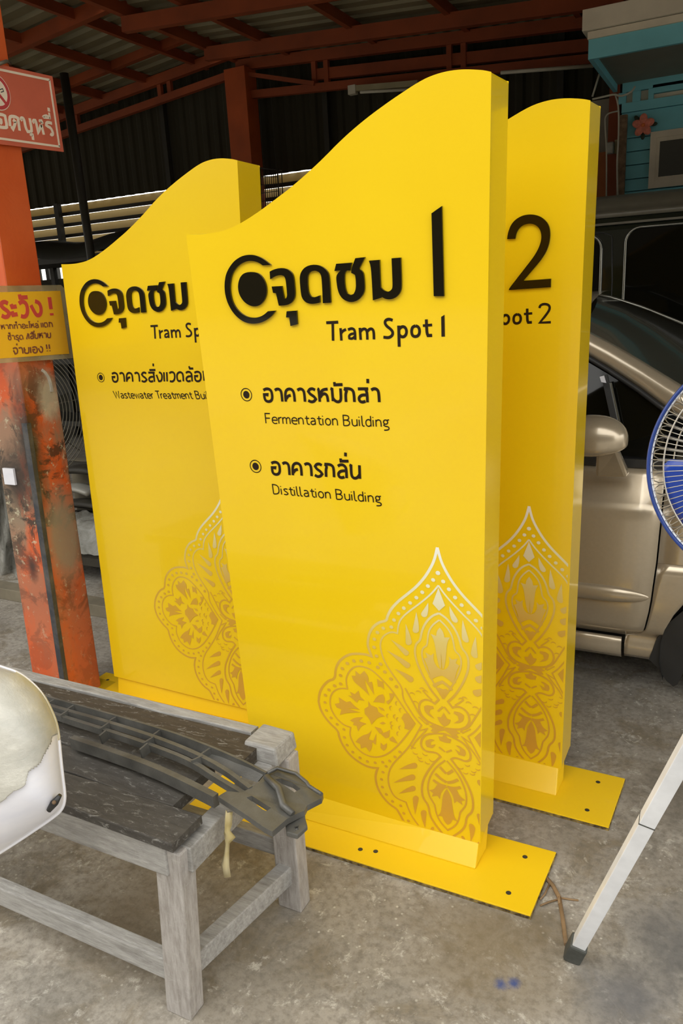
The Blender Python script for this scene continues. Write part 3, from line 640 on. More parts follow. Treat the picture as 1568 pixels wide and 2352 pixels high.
for pl in PG:
    q = [loc('M', *p) for p in pl]; q = [((axis_x(b)-.0006 if abs(a-axis_x(b)) < .006 else a), b) for a, b in q]; q = smooth(q+[q[0]], 2, .75)[:-1]; addhalf([((axis_x(b)+.0004 if abs(a-axis_x(b)) < .003 else a), b) for a, b in q])
for a, b, r in DOT:
    c = loc('M', 700+a*k_, 1240+b*k_); addhalf(ell(c, r*k_*.00122, r*k_*.00112, 12))
c = loc('M', 700+1088*k_, 1240+270*k_); ORN.append(ell((axis_x(c[1]), c[1]), 19*k_*.00122, 19*k_*.00112, 16))
for i, (a, b) in enumerate(SC):
    c = loc('M', 700+a*k_, 1580+b*k_); base = (math.pi*.55 if i < 10 else (math.pi*.1 if b < 300 else math.pi*1.05)); arc = [(c[0]+.0085*math.cos(base+t*.35), c[1]+.0085*math.sin(base+t*.35)) for t in range(8)]
    for q in ribbon(arc, [.0006,.002,.003,.0034,.0034,.003,.002,.0006]): addhalf(q)
xr = lambda z: QM[1][0]+(QM[2][0]-QM[1][0])*(z-QM[1][1])/(QM[2][1]-QM[1][1])
ORN = [p for p in (clip(q, xr(q[0][1])-.003, ZB+.004) for q in ORN) if len(p) > 2]

def make_sign(sg, Q, label):
    r = thing('totem_sign', label, 'sign', group='yellow totem signs')
    r.matrix_world = SG[sg]['m']
    q = [warp(Q, p) for p in [QM[0], QM[1]]]
    out = [warp(Q, QM[0]), warp(Q, QM[1])]+[warp(Q, p) for p in TOPL[::-1]]
    mb = MB().prism(out, lambda a, b: (a, 0, b), lambda a, b: (a, TH, b), False)
    p = obj('panel', mb, M['yellow'], r, local=True, bevel=.005)
    return r
def letter(sg, pl, root, off=(0,0), y0=-.006, sc=1, name='letter'):
    if len(pl) > 8: pl = smooth(list(pl)+[pl[0]], 2, .62)[:-1]
    q = [loc(sg if off == (0,0) and sc == 1 else 'M', *p, y0) for p in pl]
    if sc != 1 or off != (0,0): q = [(LC[0]+(a-LM[0])*sc, LC[1]+(b-LM[1])*sc) for a, b in q]
    mb = MB().prism(q, lambda a, b: (a, y0, b), lambda a, b: (a, -.0003, b), False)
    return obj(name, mb, M['letter'], root, local=True)
def objw(name, mb, mat, root, **k):      # mesh given in world space under a tilted root
    inv = root.matrix_world.inverted(); mb.v = [tuple(inv @ Vector(q)) for q in mb.v]
    return obj(name, mb, mat, root, local=True, **k)
def base(sg, root, pnr, pfr, post, short=0, bf=None):
    s = SG[sg]; W_ = .7904; zt = .012
    if pnr: a, b = PZ(*pnr, zt), PZ(*pfr, zt)
    else:
        a = Vector(bf[0]); b = Vector(bf[1])
    ux = Vector((math.cos(s['yaw']), math.sin(s['yaw']), 0)); L_ = W_+.171*2-short; dn = Vector((0, 0, .0105))
    c, d = b-ux*L_, a-ux*L_
    objw('base_plate', MB().hexa([q-dn for q in (d, a, b, c)], [d, a, b, c]), M['plate'], root, bevel=.0015)
    e1, e2 = Vector((0, -.0015, -.003)), ux*.0015+Vector((0, 0, -.003))
    objw('plate_edge', MB().hexa([q-dn*.95 for q in (d+e1, a+e1+ux*.0015, b+e2, c)], [q-Vector((0,0,.0005)) for q in (d+e1, a+e1+ux*.0015, b+e2, c)]), M['rustedge'], root)
    uy = (b-a).normalized(); dd = (b-a).length
    for fx, fy in ((.075, .055), (.075, dd-.055), (.52, .05), (.475, .06), (L_-.06, .055), (L_-.06, dd-.055)):
        h = a-ux*fx+uy*fy; objw('bolt_hole', MB().lathe([(.0, .0005), (.0065, .0005), (.0075, .0002)], h, (0,0,1), 14), M['dkstuff'], root)
    p = PZ(*post, zt) if isinstance(post[0], (int, float)) and len(post) == 2 else Vector(post)
    dp = TH-.034; vv = Vector((0, 1, 0)); m_ = root.matrix_world
    tp = [m_ @ Vector(q) for q in ((.02, .014, ZB+.02), (W_-.016, .014, ZB+.02), (W_-.016, TH-.018, ZB+.02), (.02, TH-.018, ZB+.02))]
    pb = [p-ux*(W_-.036), p, p+uy*dp, p-ux*(W_-.036)+uy*dp]
    objw('post', MB().hexa(pb, tp), M['plate'], root, bevel=.004)
def decals(name, sg, root, polys, mat, th=.0008):
    if name == 'lettering':
        for p in polys: obj('letter', flat(MB(), p, 0, th), mat, root, local=True)
        return
    return obj(name, flat(MB(), polys, 0, th), mat, root, local=True)
# middle sign
sM = make_sign('M', QM, 'frontmost tall yellow totem sign reading Tram Spot 1 with two building names')
base('M', sM, (1217.5, 2103), (1277, 1957), (1091, 1998))
for k in ('ring', 'disc'): letter('M', LET[k], sM, name='location_symbol')
for k in ('cho', 'u', 'do', 'chang', 'mo'): letter('M', LET[k], sM)
letter('M', LET['one'], sM, name='numeral')
TRAM = [('118,886 122,1090',33),('45,888 180,881',33),('206,948 216,1088',32),('212,1010 230,980 268,962',30),('290,966 330,950 360,962 370,1000 372,1080',30),('370,1010 325,1012 300,1035 305,1062 335,1070 370,1040',28),
 ('423,945 433,1080',32),('428,990 452,960 485,955 505,985 508,1078',31),('506,990 530,958 562,955 580,985 582,1075',31),('792,860 755,846 718,855 702,885 722,925 765,955 795,990 790,1030 750,1058 688,1050',32),
 ('860,920 866,1158',35),('864,965 890,932 925,932 948,965 948,1010 925,1045 890,1048 866,1020',32),('1050,922 1015,935 1002,985 1015,1035 1050,1046 1085,1030 1098,985 1085,935 1050,922',32),('1171,850 1176,1000 1190,1032 1236,1030',33),('1132,921 1236,912',28)]
def tram(mapf, last=None):
    out = [[] for _ in range(8)]
    for (s_, wd), k in zip(TRAM, (0,0,1,1,2,2,3,3,3,4,5,5,6,7,7)):
        q = [mapf(740+a/4.9, 560+b/4.9) for a, b in P(s_)]; out[k] += ribbon(smooth(q, 2), wd/4.9*.00106)
    return out
t_ = tram(lambda a, b: loc('M', a, b)); t_.append([[loc('M', 740+a/4.9, 560+b/4.9) for a, b in P('1338,822 1376,798 1380,1043 1341,1045')]])
decals('lettering', 'M', sM, t_, M['vinyl'], .0008)
lm = lambda a, b: loc('M', a, b)
decals('lettering', 'M', sM, textline(lm, 'อาคารหมักส่า', (606.5,922), (874,923.5), (604.5,891.5), .215), M['vinyl'])
decals('lettering', 'M', sM, textline(lm, 'Fermentation Building', (611,972), (893,980.5), (608.5,949.5), .115), M['vinyl'])
decals('lettering', 'M', sM, textline(lm, 'อาคารกลั+น', (624,1089), (830,1099), (623,1059.5), .215), M['vinyl'])
decals('lettering', 'M', sM, textline(lm, 'Distillation Building', (628.5,1134), (875,1155), (625.5,1112.5), .12), M['vinyl'])
bullet('M', 565.8, 906.4, 891.0, sM); bullet('M', 587, 1071, 1056.0, sM)
decals('mandala_print', 'M', sM, ORN, M['orn'], .0003)
# left sign
sL = make_sign('L', QL, 'left yellow totem sign behind the frontmost one, reading Wastewater Treatment Building')
base('L', sL, None, None, (-2.2989+.775, 2.165, .012), bf=((-2.2989+.961, 2.06, .012), (-2.2989+.961, 2.30, .012)))
LM = loc('M', 578.8, 664.9, -.006); LC = loc('L', 222.3, 696.2, -.006)
m2 = loc('M', 920, 592, -.006); l2 = loc('L', 426.7, 646, -.006); scL = (l2[0]-LC[0])/(m2[0]-LM[0])
for k in ('ring', 'disc'): letter('L', LET[k], sL, (1, 1), sc=scL, name='location_symbol')
for k in ('cho', 'u', 'do', 'chang', 'mo'): letter('L', LET[k], sL, (1, 1), sc=scL)
aT = loc('M', 749, 741); bT = loc('L', 345.5, 749)
decals('lettering', 'L', sL, tram(lambda a, b: tuple((Vector(loc('M', a, b))-Vector(aT))*scL+Vector(bT))), M['vinyl'], .0008)
ll = lambda a, b: loc('L', a, b)
decals('lettering', 'L', sL, textline(ll, 'อาคารสิ+งแวดล้อม', (258,877), (463.5,875.5), (257,855.5), .21, fit=15), M['vinyl'])
decals('lettering', 'L', sL, textline(ll, 'Wastewater Treatment Building', (264.5,914.5), (471.4,916), (259.5,898), .13, fit=23), M['vinyl'])
bullet('L', 231.8, 867, 856, sL)
decals('mandala_print', 'L', sL, [[warp(QL, p) for p in q] for q in ORN], M['orn'], .0003)
# right sign
sR = make_sign('R', QR, 'right yellow totem sign with the large numeral 2, behind the frontmost one')
base('R', sR, (1397, 1900), (1435, 1788), (1276.5, 1829), short=.13)
y0 = -.006
q = [loc('R', *p, y0) for p in smooth(TWO+[TWO[0]], 2, .62)[:-1]]
obj('numeral', MB().prism(q, lambda a, b: (a, y0, b), lambda a, b: (a, -.0003, b)), M['letter'], sR, local=True)
LM = loc('M', 1019, 680.5, y0); LC = loc('R', 1264, 659.7, y0); LC = (LC[0]-.12, LC[1])
for k in ('ring', 'disc'): letter('R', LET[k], sR, (1, 1), sc=.93, name='location_symbol')
for k in ('cho', 'u', 'do', 'chang', 'mo'): letter('R', LET[k], sR, (1, 1), sc=.93)
aT = loc('M', 992, 773); bT = loc('R', 1221, 742.5)
t_ = tram(lambda a, b: tuple(Vector(loc('M', a, b))-Vector(aT)+Vector(bT)))
c2 = loc('R', 1238.5, 741); c3 = loc('R', 1264.8, 740); c4 = loc('R', 1238.5, 699)
for st in G['2'][0].split('|'):
    e1 = (Vector(c3)-Vector(c2))/.52; e2 = (Vector(c4)-Vector(c2)); t_.append(ribbon(smooth([tuple(Vector(c2)+e1*a+e2*b) for a, b in P(st)], 2), .0064))
decals('lettering', 'R', sR, t_, M['vinyl'], .0008)
tipR = loc('R', 1212.5, 1163.6); tipM = warp(QR, loc('M', 1003.4, 1257)); dO = Vector(tipR)-Vector(tipM)
xrR = lambda z: QR[1][0]+(QR[2][0]-QR[1][0])*(z-QR[1][1])/(QR[2][1]-QR[1][1])
oR = [[tuple(Vector(warp(QR, p))+dO*.6) for p in q] for q in ORN]
oR = [p for p in (clip(q, xrR(q[0][1])-.003, QR[1][1]+.004) for q in oR) if len(p) > 2]
decals('mandala_print', 'R', sR, oR, M['orn'], .0003)
#PART3
# ------------------------------------------------------------------ orange column with its notices
def colpt(px, py): return PX(px, py, -2.4)
def at_z(p, q, z): k = (z-p.z)/(q.z-p.z); return p.lerp(q, k)
n0, n1 = colpt(95, 1200), colpt(148, 1560); f0, f1 = colpt(50, 340), colpt(232, 1575)
zb_, zt_ = 0, 3.55
nb, ntp = at_z(n0, n1, zb_), at_z(n0, n1, zt_); fb, ft = at_z(f0, f1, zb_), at_z(f0, f1, zt_)
wd = Vector((-.19, 0, 0))
colm = thing('orange_column', 'chipped orange steel column at the left edge, carrying the two notices', 'column', (nb.x, nb.y, 0))
e = .012
def slab(a, b, dx0, dx1, z0=zb_, z1=zt_, y0=0, y1=1):
    pass
# I-section: web face toward +x and a flange face toward the camera
A0, B0, A1_, B1_ = nb, fb, ntp, ft
obj('shaft', MB().hexa([A0+wd, A0, B0, B0+wd], [A1_+wd, A1_, B1_, B1_+wd]), M['column'], colm, bevel=.004)
dv = Vector((0, -.006, 0)); 
obj('corner_angle', MB().hexa([A0+Vector((-.022,-.006,0)), A0+Vector((.006,-.006,0)), A0+Vector((.006,.014,0)), A0+Vector((-.022,.014,0))], [A1_+Vector((-.022,-.006,0)), A1_+Vector((.006,-.006,0)), A1_+Vector((.006,.014,0)), A1_+Vector((-.022,.014,0))]) if False else MB().hexa([A0+Vector((-.022,-.006,0)), A0+Vector((.006,-.006,0)), A0+Vector((.006,.014,0)), A0+Vector((-.022,.014,0))], [at_z(n0,n1,1.2)+q for q in (Vector((-.022,-.006,0)), Vector((.006,-.006,0)), Vector((.006,.014,0)), Vector((-.022,.014,0)))]), M['cdark'], colm)
q0, q1 = at_z(n0, n1, .98), at_z(n0, n1, 1.05)
obj('tape_wrap', MB().hexa([at_z(n0,n1,.955)+Vector(v) for v in ((-.165,-.009,0),(-.105,-.009,0),(-.105,0,0),(-.165,0,0))], [at_z(n0,n1,1.02)+Vector(v) for v in ((-.165,-.009,0),(-.105,-.009,0),(-.105,0,0),(-.165,0,0))]), M['bwhite'], colm, label='white tape patch')
obj('base_flange', MB().box((nb.x-.24, nb.y-.05, 0), (nb.x+.04, fb.y+.05, .012)), M['cdark'], colm)
obj('tie_wire', MB().tube([colpt(18, 148)+Vector((.012, 0, 0)), colpt(8, 150)+Vector((.02, 0, .01)), colpt(-20, 152)+Vector((.02,0,0))], .006, 6), M['wire'], colm)
sm_ = [(v.y, v.z) for v in (PX(a, b, -2.398) for a, b in P('96,850 104,856 112,868 117,884 119,900'))]
mbs = MB()
for q_ in ribbon(smooth(sm_, 2), .011): mbs.prism(q_, lambda a, b: (-2.396, a, b), lambda a, b: (-2.402, a, b))
obj('paint_smear', mbs, M['film'], colm, label='pale grey paint smear')
# no-smoking board on plane x = -2.39
XS = -2.385
def onsign(crop, s): return [(v.y, v.z) for v in (PX(a, b, XS) for a, b in tr(crop, s))]
def xface(polys, mat, name, parent, x=XS, th=.0012, base_=0):
    mb = MB()
    for p in polys: mb.prism(p, lambda a, b: (x+base_+th, a, b), lambda a, b: (x+base_-.0004, a, b))
    return obj(name, mb, mat, parent)
NS = (0, 140, 9.8)
ns = thing('no_smoking_board', 'faded red no-smoking board fixed high on the orange column', 'sign', PX(60, 250, XS))
c = onsign(NS, '1180,345 1437,2045')
c0 = [tuple(c[0]), tuple(c[1])]; yl = c[0][0]-.42
tl = PX(-160, 112, XS); bl = PX(-160, 312, XS)
mbn = MB(); mbn.prism([(tl.y, tl.z), c[0], c[1], (bl.y, bl.z)], lambda a, b: (XS, a, b), lambda a, b: (XS-.006, a, b)); obj('board', mbn, M['redsign'], ns)
def strokes(crop, s, wpx, k=2, mapf=onsign):
    q = mapf(crop, s); sc = wpx/crop[2]/FPX*(2.95)
    return ribbon(smooth(q, k), sc)
bd = strokes(NS, '-1500,-120 1110,430', 46, 0)+strokes(NS, '1110,430 1335,1930', 44, 0)+strokes(NS, '1345,1930 -1500,1540', 44, 0)
xface(bd, M['cream'], 'border_line', ns)
TH_ = ['-60,1330 -30,1300 20,1330 30,1380 0,1410|-100,1200 40,1205 110,1240 160,1480 120,1505 -80,1480','225,1470 210,1290 240,1245 340,1255 400,1290 440,1570|250,1480 290,1535 330,1440 345,1370 320,1345 305,1380',
 '500,1340 470,1310 480,1280 520,1290 545,1340 575,1500 620,1590 690,1595 715,1560 665,1290','690,1690 700,1650 730,1665 745,1780','770,1400 745,1365 755,1335 790,1340 815,1400 855,1610 880,1560 920,1440|900,1380 900,1350 930,1350 945,1385 920,1400|930,1440 985,1660',
 '1165,1405 1080,1380 1040,1400 1040,1450 1080,1480 1140,1510 1180,1590 1190,1650 1160,1670 1130,1640','960,1270 985,1235 1060,1225 1110,1290 980,1275|1100,1165 1125,1300','1090,1055 1100,1140']
for s_ in TH_:
    pp_ = []
    for q in s_.split('|'): pp_ += strokes(NS, q, 62 if s_ != TH_[-2] else 45, 1)
    xface(pp_, M['cream'], 'letter', ns)
cc_ = PX(-8, 211, XS); rx, rz_ = abs(PX(22, 211, XS).y-cc_.y), abs(PX(-8, 248, XS).z-cc_.z)
rr = (rx+rz_)/2
xface([ell((cc_.y, cc_.z), rx, rx*1.02, 36)], M['cream'], 'symbol_disc', ns, base_=.0004)
xface(ribbon(ell((cc_.y, cc_.z), rx*.86, rx*.87, 36), rx*.2, True), M['redring'], 'prohibition_ring', ns, base_=.001)
xface(ribbon([(cc_.y-rx*.6, cc_.z+rx*.6), (cc_.y+rx*.6, cc_.z-rx*.6)], rx*.18), M['redring'], 'prohibition_bar', ns, base_=.0014)
xface(ribbon([(cc_.y+rx*.3, cc_.z+rx*.03), (cc_.y+rx*.52, cc_.z+rx*.12), (cc_.y+rx*.47, cc_.z+rx*.26), (cc_.y+rx*.25, cc_.z+rx*.16)], rx*.05), M['greyprint'], 'cigarette_symbol', ns, base_=.0008)
# laminated warning sheet
WS = (0, 640, 8.711)
ws = thing('warning_sheet', 'yellow laminated warning sheet taped to the orange column below the red board', 'notice', PX(80, 750, XS))
pq = [PX(a, b, XS) for a, b in ((-230, 660), (140, 654.5), (147.5, 663), (166.5, 823), (-230, 850))]
xface([[(v.y, v.z) for v in pq]], M['pouch'], 'laminate_pouch', ws)
pq = [PX(a, b, XS) for a, b in ((-210, 676), (137.5, 668), (158, 812.5), (-210, 838))]
xface([[(v.y, v.z) for v in pq]], M['paper'], 'paper', ws, base_=.0014)
def wl(s_, a, b, cpt, wgt, mat, name='lettering', fit=None):
    mapf = lambda px, py: (lambda v: (v.y, v.z))(PX(px, py, XS))
    g = lambda p: (p[0]/8.711, 640+p[1]/8.711)
    for p in textline(mapf, s_, g(a), g(b), g(cpt), wgt, fit): xface(p, mat, 'letter', ws, base_=.003)
wl('ระวั', (20,770), (575,755), (-20,450), .26, M['pinkprint']); wl('ง', (640,748), (850,742), (600,440), .26, M['pinkprint']); wl('!', (1010,735), (1060,730), (960,380), .26, M['pinkprint'])
wl('หากทำอะไหล่', (15,1015), (765,980), (5,925), .24, M['brownprint']); wl('แตก', (815,975), (1050,965), (805,880), .24, M['brownprint'])
wl('ชำรุด', (150,1228), (460,1215), (140,1135), .24, M['brownprint']); wl('/เสียหาย', (520,1207), (1010,1178), (515,1100), .24, M['brownprint'])
wl('จ่ายเอง', (255,1508), (855,1475), (245,1380), .24, M['brownprint']); wl('!!', (925,1455), (1010,1452), (905,1320), .24, M['brownprint'])

# ------------------------------------------------------------------ work bench
bn = thing('work_bench', 'low grey-painted wooden work bench with worn dark planks in the foreground', 'bench', (-1.7, 1.27, 0))
ZT = .5
for (bx, by), (tx_, ty_) in (((-1.058, 1.066), (-1.03, 1.072)), ((-.985, 1.452), (-.992, 1.462)), ((-2.52, 1.066), (-2.5, 1.072)), ((-2.52, 1.46), (-2.5, 1.46))):
    a, b = .036, .026
    obj('leg', MB().hexa([(bx-a, by-b, 0), (bx+a, by-b, 0), (bx+a, by+b, 0), (bx-a, by+b, 0)], [(tx_-a, ty_-b, ZT-.035), (tx_+a, ty_-b, ZT-.035), (tx_+a, ty_+b, ZT-.035), (tx_-a, ty_+b, ZT-.035)]), M['benchv'], bn, bevel=.004)
for y in (1.053, 1.475): obj('apron', MB().box((-2.5, y-.014, ZT-.098), (-1.03 if y < 1.2 else -1.0, y+.014, ZT-.022)), M['bench'], bn, bevel=.003)
obj('apron', MB().box((-1.03, 1.07, ZT-.098), (-.985, 1.47, ZT-.034)), M['bench'], bn, bevel=.003)
obj('stretcher', MB().box((-2.5, 1.048, .085), (-1.07, 1.082, .145)), M['bench'], bn, bevel=.003)
obj('stretcher', MB().box((-2.5, 1.445, .145), (-1.0, 1.475, .20)), M['bench'], bn, bevel=.003)
obj('stretcher', MB().hexa([(-1.07, 1.08, .085), (-1.03, 1.08, .085), (-.97, 1.44, .085), (-1.01, 1.44, .085)], [(-1.07, 1.08, .14), (-1.03, 1.08, .14), (-.97, 1.44, .14), (-1.01, 1.44, .14)]), M['bench'], bn, bevel=.003)
def plank(x1, y0, y1, z0, z1, mat, x0=-2.62):
    mb = MB(); n = 10; rows_ = []
    for i in range(n+1):
        x = x0+(x1-x0)*i/n; j = .003*math.sin(i*2.1+y0*9); rows_.append([(x, y0+j, z0), (x, y0+j, z1+.4*j), (x, y1+j*.5, z1-.3*j), (x, y1+j*.5, z0), (x, y0+j, z0)])
    mb.grid(rows_, False); mb.add([r for r in rows_[-1][:4]], [(0,1,2,3)]); mb.add([r for r in rows_[0][:4]], [(3,2,1,0)])
    obj('plank', mb, mat, bn, bevel=.003)
plank(-1.0, 1.036, 1.138, ZT-.021, ZT, M['benchtop']); plank(-1.085, 1.142, 1.232, ZT-.03, ZT-.003, M['benchtop']); plank(-1.10, 1.238, 1.318, ZT-.036, ZT-.008, M['benchtop'])
plank(-1.03, 1.324, 1.452, ZT-.03, ZT+.002, M['benchtop2']); plank(-1.08, 1.456, 1.492, ZT-.036, ZT+.006, M['bench'])
obj('end_block', MB().hexa([(-1.075, 1.405, ZT-.036), (-.965, 1.40, ZT-.036), (-.965, 1.50, ZT-.036), (-1.075, 1.50, ZT-.036)], [(-1.07, 1.41, ZT+.012), (-.975, 1.405, ZT+.014), (-.97, 1.497, ZT+.012), (-1.065, 1.497, ZT+.016)]), M['bench'], bn, bevel=.006)
# tape and string hanging from the bench end
ra = PY(525, 1850, 1.1); rz0 = PY(522, 2010, 1.1)
rg = []
for i, (px_, py_, w_) in enumerate(((527,1862,.016),(524,1890,.02),(522,1905,.014),(528,1918,.03),(524,1935,.006),(522,1960,.008),(518,1985,.02),(521,2010,.022))):
    v = PY(px_, py_, 1.16); rg.append([(v.x-w_/2, v.y+.004*math.sin(i), v.z), (v.x, v.y-.008, v.z), (v.x+w_/2, v.y, v.z)])
tag(obj('hanging_tape', MB().grid(rg), M['tape']), 'knotted strip of old masking tape dangling from the right end of the work bench', 'tape')
bpy.data.objects['hanging_tape'].modifiers.new('s', 'SOLIDIFY').thickness = .002

# ------------------------------------------------------------------ black lower grille on the bench
gr = thing('bumper_grille', 'dusty black plastic car bumper grille lying across the work bench', 'car part', PZ(400, 1720, ZT+.01))
def gz(px, py, z): return PZ(px, py, z)
def rail(name, s, zt, h, wid):
    pts_ = [gz(a, b, zt) for a, b in smooth(P(s), 2)]; mb = MB()
    rows_ = []
    for i, p in enumerate(pts_):
        d = (pts_[min(i+1, len(pts_)-1)]-pts_[max(i-1, 0)]).normalized(); n_ = Vector((-d.y, d.x, 0)).normalized()*wid/2
        rows_.append([p-n_-Vector((0,0,h)), p-n_, p+n_, p+n_-Vector((0,0,h)), p-n_-Vector((0,0,h))])
    mb.grid(rows_, False); mb.add(rows_[0][:4], [(0,1,2,3)]); mb.add(rows_[-1][:4], [(3,2,1,0)])
    return obj(name, mb, M['grille'], gr)
ZG = ZT+.052
rail('slat', '60,1580 100,1597 200,1624 300,1652 400,1682 480,1712 550,1742 612,1774', ZG, .035, .006)
rail('slat', '60,1600 110,1618 250,1657 360,1692 450,1728 520,1766 575,1808', ZG-.004, .016, .011)
rail('slat', '60,1612 115,1635 250,1677 350,1710 440,1745 500,1785 560,1820', ZG-.012, .018, .011)
rail('lower_channel', '165,1692 250,1720 340,1752 420,1788 495,1826', ZG-.010, .030, .016)
rail('lower_channel_lip', '165,1705 250,1734 340,1768 420,1806 492,1842', ZG-.042, .006, .02)
for a, b in (((128,1606),(105,1618)),((175,1617),(152,1631)),((272,1644),(250,1657)),((372,1674),(350,1690)),((487,1716),(462,1733)),
             ((158,1631),(140,1643)),((252,1659),(232,1673)),((355,1692),(332,1706)),((466,1736),(440,1748)),((245,1677),(230,1690)),((340,1707),(322,1722))):
    p, q = gz(*a, ZG-.004), gz(*b, ZG-.008)
    mbf = MB().bar(p-Vector((0,0,.012)), q-Vector((0,0,.012)), .005, .028); obj('fin', mbf, M['grille'], gr)
def plate_holes(name, outer, holes, zf, th, mat, parent, rim=.004):
    o3 = [gz(a, b, zf(a, b)) for a, b in outer]; h3 = [[gz(a, b, zf(a, b)) for a, b in h] for h in holes]
    allp = o3+[p for h in h3 for p in h]; tris = tessellate_polygon([[Vector((p.x, p.y, 0)) for p in l] for l in [o3]+h3])
    mb = MB(); n = len(allp); dn = Vector((0, 0, th)); vs = allp+[p-dn for p in allp]; fs = []
    for t_ in tris:
        a, b, c = [allp[i] for i in t_]
        if (b-a).cross(c-a).z < 0: t_ = t_[::-1]
        fs.append(tuple(t_)); fs.append(tuple(i+n for i in t_[::-1]))
    k0 = 0
    for l in [o3]+h3:
        m_ = len(l); fs += [(k0+i, k0+(i+1) % m_, k0+(i+1) % m_+n, k0+i+n) for i in range(m_)]; k0 += m_
    mb.add(vs, fs); return obj(name, mb, mat, parent, bevel=.0025)
zbr = lambda a, b: ZG-.006-max(0, (a-640))*.00018
plate_holes('end_bracket', P('612,1774 635,1760 682,1774 708,1795 712,1804 742,1822 738,1833 705,1850 699,1862 688,1866 660,1880 625,1910 606,1900 560,1868 520,1842 500,1829 520,1817 556,1820 590,1800'),
   [P('632,1790 645,1788 672,1798 690,1812 676,1820'), P('566,1832 578,1828 622,1856 612,1863 604,1860')], zbr, .014, M['grille'], gr)
plate_holes('end_flap', P('655,1892 670,1868 699,1860 701,1878 706,1896 682,1918 657,1911'), [P('678,1901 684,1899 684,1904 678,1906')], lambda a, b: ZG-.03, .012, M['grille'], gr)
obj('end_rib', MB().tube([gz(612, 1785, ZG), gz(640, 1812, ZG+.004), gz(650, 1850, ZG), gz(672, 1870, ZG-.01)], .008, 8), M['grille'], gr)
obj('end_web', MB().grid([[gz(470,1722,ZG-.02), gz(452,1740,ZG-.02)], [gz(540,1752,ZG-.012), gz(520,1772,ZG-.024)], [gz(608,1776,ZG-.006), gz(590,1797,ZG-.02)]], True), M['grille'], gr)
obj('end_rim', MB().tube([gz(a, b, ZG) for a, b in P('614,1776 637,1764 680,1777 704,1797 710,1806 738,1824')], .0045, 6), M['grille'], gr)

# ------------------------------------------------------------------ white bumper skin at the left edge
bp = thing('bumper_skin', 'large curved white bumper corner partly covered in grey masking film, resting against the bench front', 'car part', PY(60, 1880, .93))
OUT = [(-330,1480),(-120,1490),(0,1533),(40,1545),(75,1572),(100,1600),(120,1640),(130,1670),(134,1700),(138,1745),(143,1790),(147,1820),(147,1840),(142,1856),(128,1872),(60,1918),(0,1957),(-120,2030),(-330,2120),(-420,1800)]
OUT = [tuple(p) for p in smooth(OUT+[OUT[0]], 3)][:-1]
cen = (-90, 1770); dcen = (np.linalg.inv(RC) @ (np.array(PY(60, 1800, .80))-CAMP))[1]
fwd = RC[:, 1]
def bpt(u, rho, off=0):
    a, b = OUT[u % len(OUT)]; px_, py_ = cen[0]+(a-cen[0])*rho, cen[1]+(b-cen[1])*rho
    up_ = max(0, (1700-py_)/250.)
    dep = dcen+.02+.14*(1-math.sqrt(max(0, 1-min(1, rho)**3.2*.97)))+.06*up_*up_*rho-off
    return Vector(CAMP+ray(px_, py_)*dep), px_, py_
bnd = [(-400,2000),(-100,1900),(0,1842),(58,1800),(64,1775),(92,1748),(116,1706),(118,1692),(131,1682),(160,1660)]
def isfilm(px_, py_): return py_ < np.interp(px_, [q[0] for q in bnd], [q[1] for q in bnd])+2.5*math.sin(px_*.16)
NR = 80; nU = len(OUT); rh = [(i/NR)**.8 for i in range(NR+1)]
for nm, mt, flag, off in (('skin', M['bwhite'], False, 0), ('masking_film', M['film'], True, .007)):
    mb = MB(); vs, fs = [], []
    for u in range(nU):
        for r_ in rh: vs.append(bpt(u, r_, off)[0])
    for u in range(nU):
        for j in range(NR):
            _, px_, py_ = bpt(u, (rh[j]+rh[j+1])/2)
            if flag and not isfilm(px_, py_): continue
            u2 = (u+1) % nU; fs.append((u*(NR+1)+j, u*(NR+1)+j+1, u2*(NR+1)+j+1, u2*(NR+1)+j))
    mb.add(vs, fs, True); o = obj(nm, mb, mt, bp); sm2 = o.modifiers.new('s', 'SOLIDIFY'); sm2.thickness = .002; sm2.offset = 0
# edge roll with yellowed tape
obj('edge_tape', MB().tube([bpt(u, 1.0, .002)[0] for u in range(nU) if 1545 < OUT[u][1] < 1700 and OUT[u][0] > 30], .0045, 6), M['tape'], bp)
obj('edge_roll', MB().tube([bpt(u, .999)[0] for u in range(nU)], .005, 8, closed=True), M['bwhite'], bp)
sl = [bpt(u, r_, .004)[0] for u, r_ in ()]
pA = Vector(CAMP+ray(138, 1826)*(dcen+.075)); pB = Vector(CAMP+ray(112, 1862)*(dcen+.078))
obj('mounting_slot', MB().tube([pA, pA.lerp(pB, .5), pB], [.004, .008, .005], 8), M['plastic'], bp)
obj('clip_hole', MB().ellipsoid(Vector(CAMP+ray(124, 1843)*(dcen+.066)), (.004,.004,.004), 8), M['rustpost'], bp)

# ------------------------------------------------------------------ aluminium pole with a rubber foot
a, b = PZ(1322, 2180, .035), PY(1568, 1738, 1.40); d = (b-a).normalized(); top = a+d*1.5
pl_ = thing('aluminium_pole', 'white aluminium square pole leaning at the right edge on a grey rubber foot', 'pole', (a.x, a.y, 0))
obj('tube', MB().bar(a, top, .031, .031, up=Vector((.25, -.75, .6))), M['alu'], pl_, bevel=.0015)
obj('foot', MB().bar(a-d*.035, a+d*.035, .042, .042, up=Vector((.25, -.75, .6))), M['rubber'], pl_, bevel=.006)
jn = a.lerp(b, .72); obj('joint_line', MB().bar(jn, jn+d*.003, .0325, .0325, up=Vector((.25, -.75, .6))), M['rubber'], pl_)

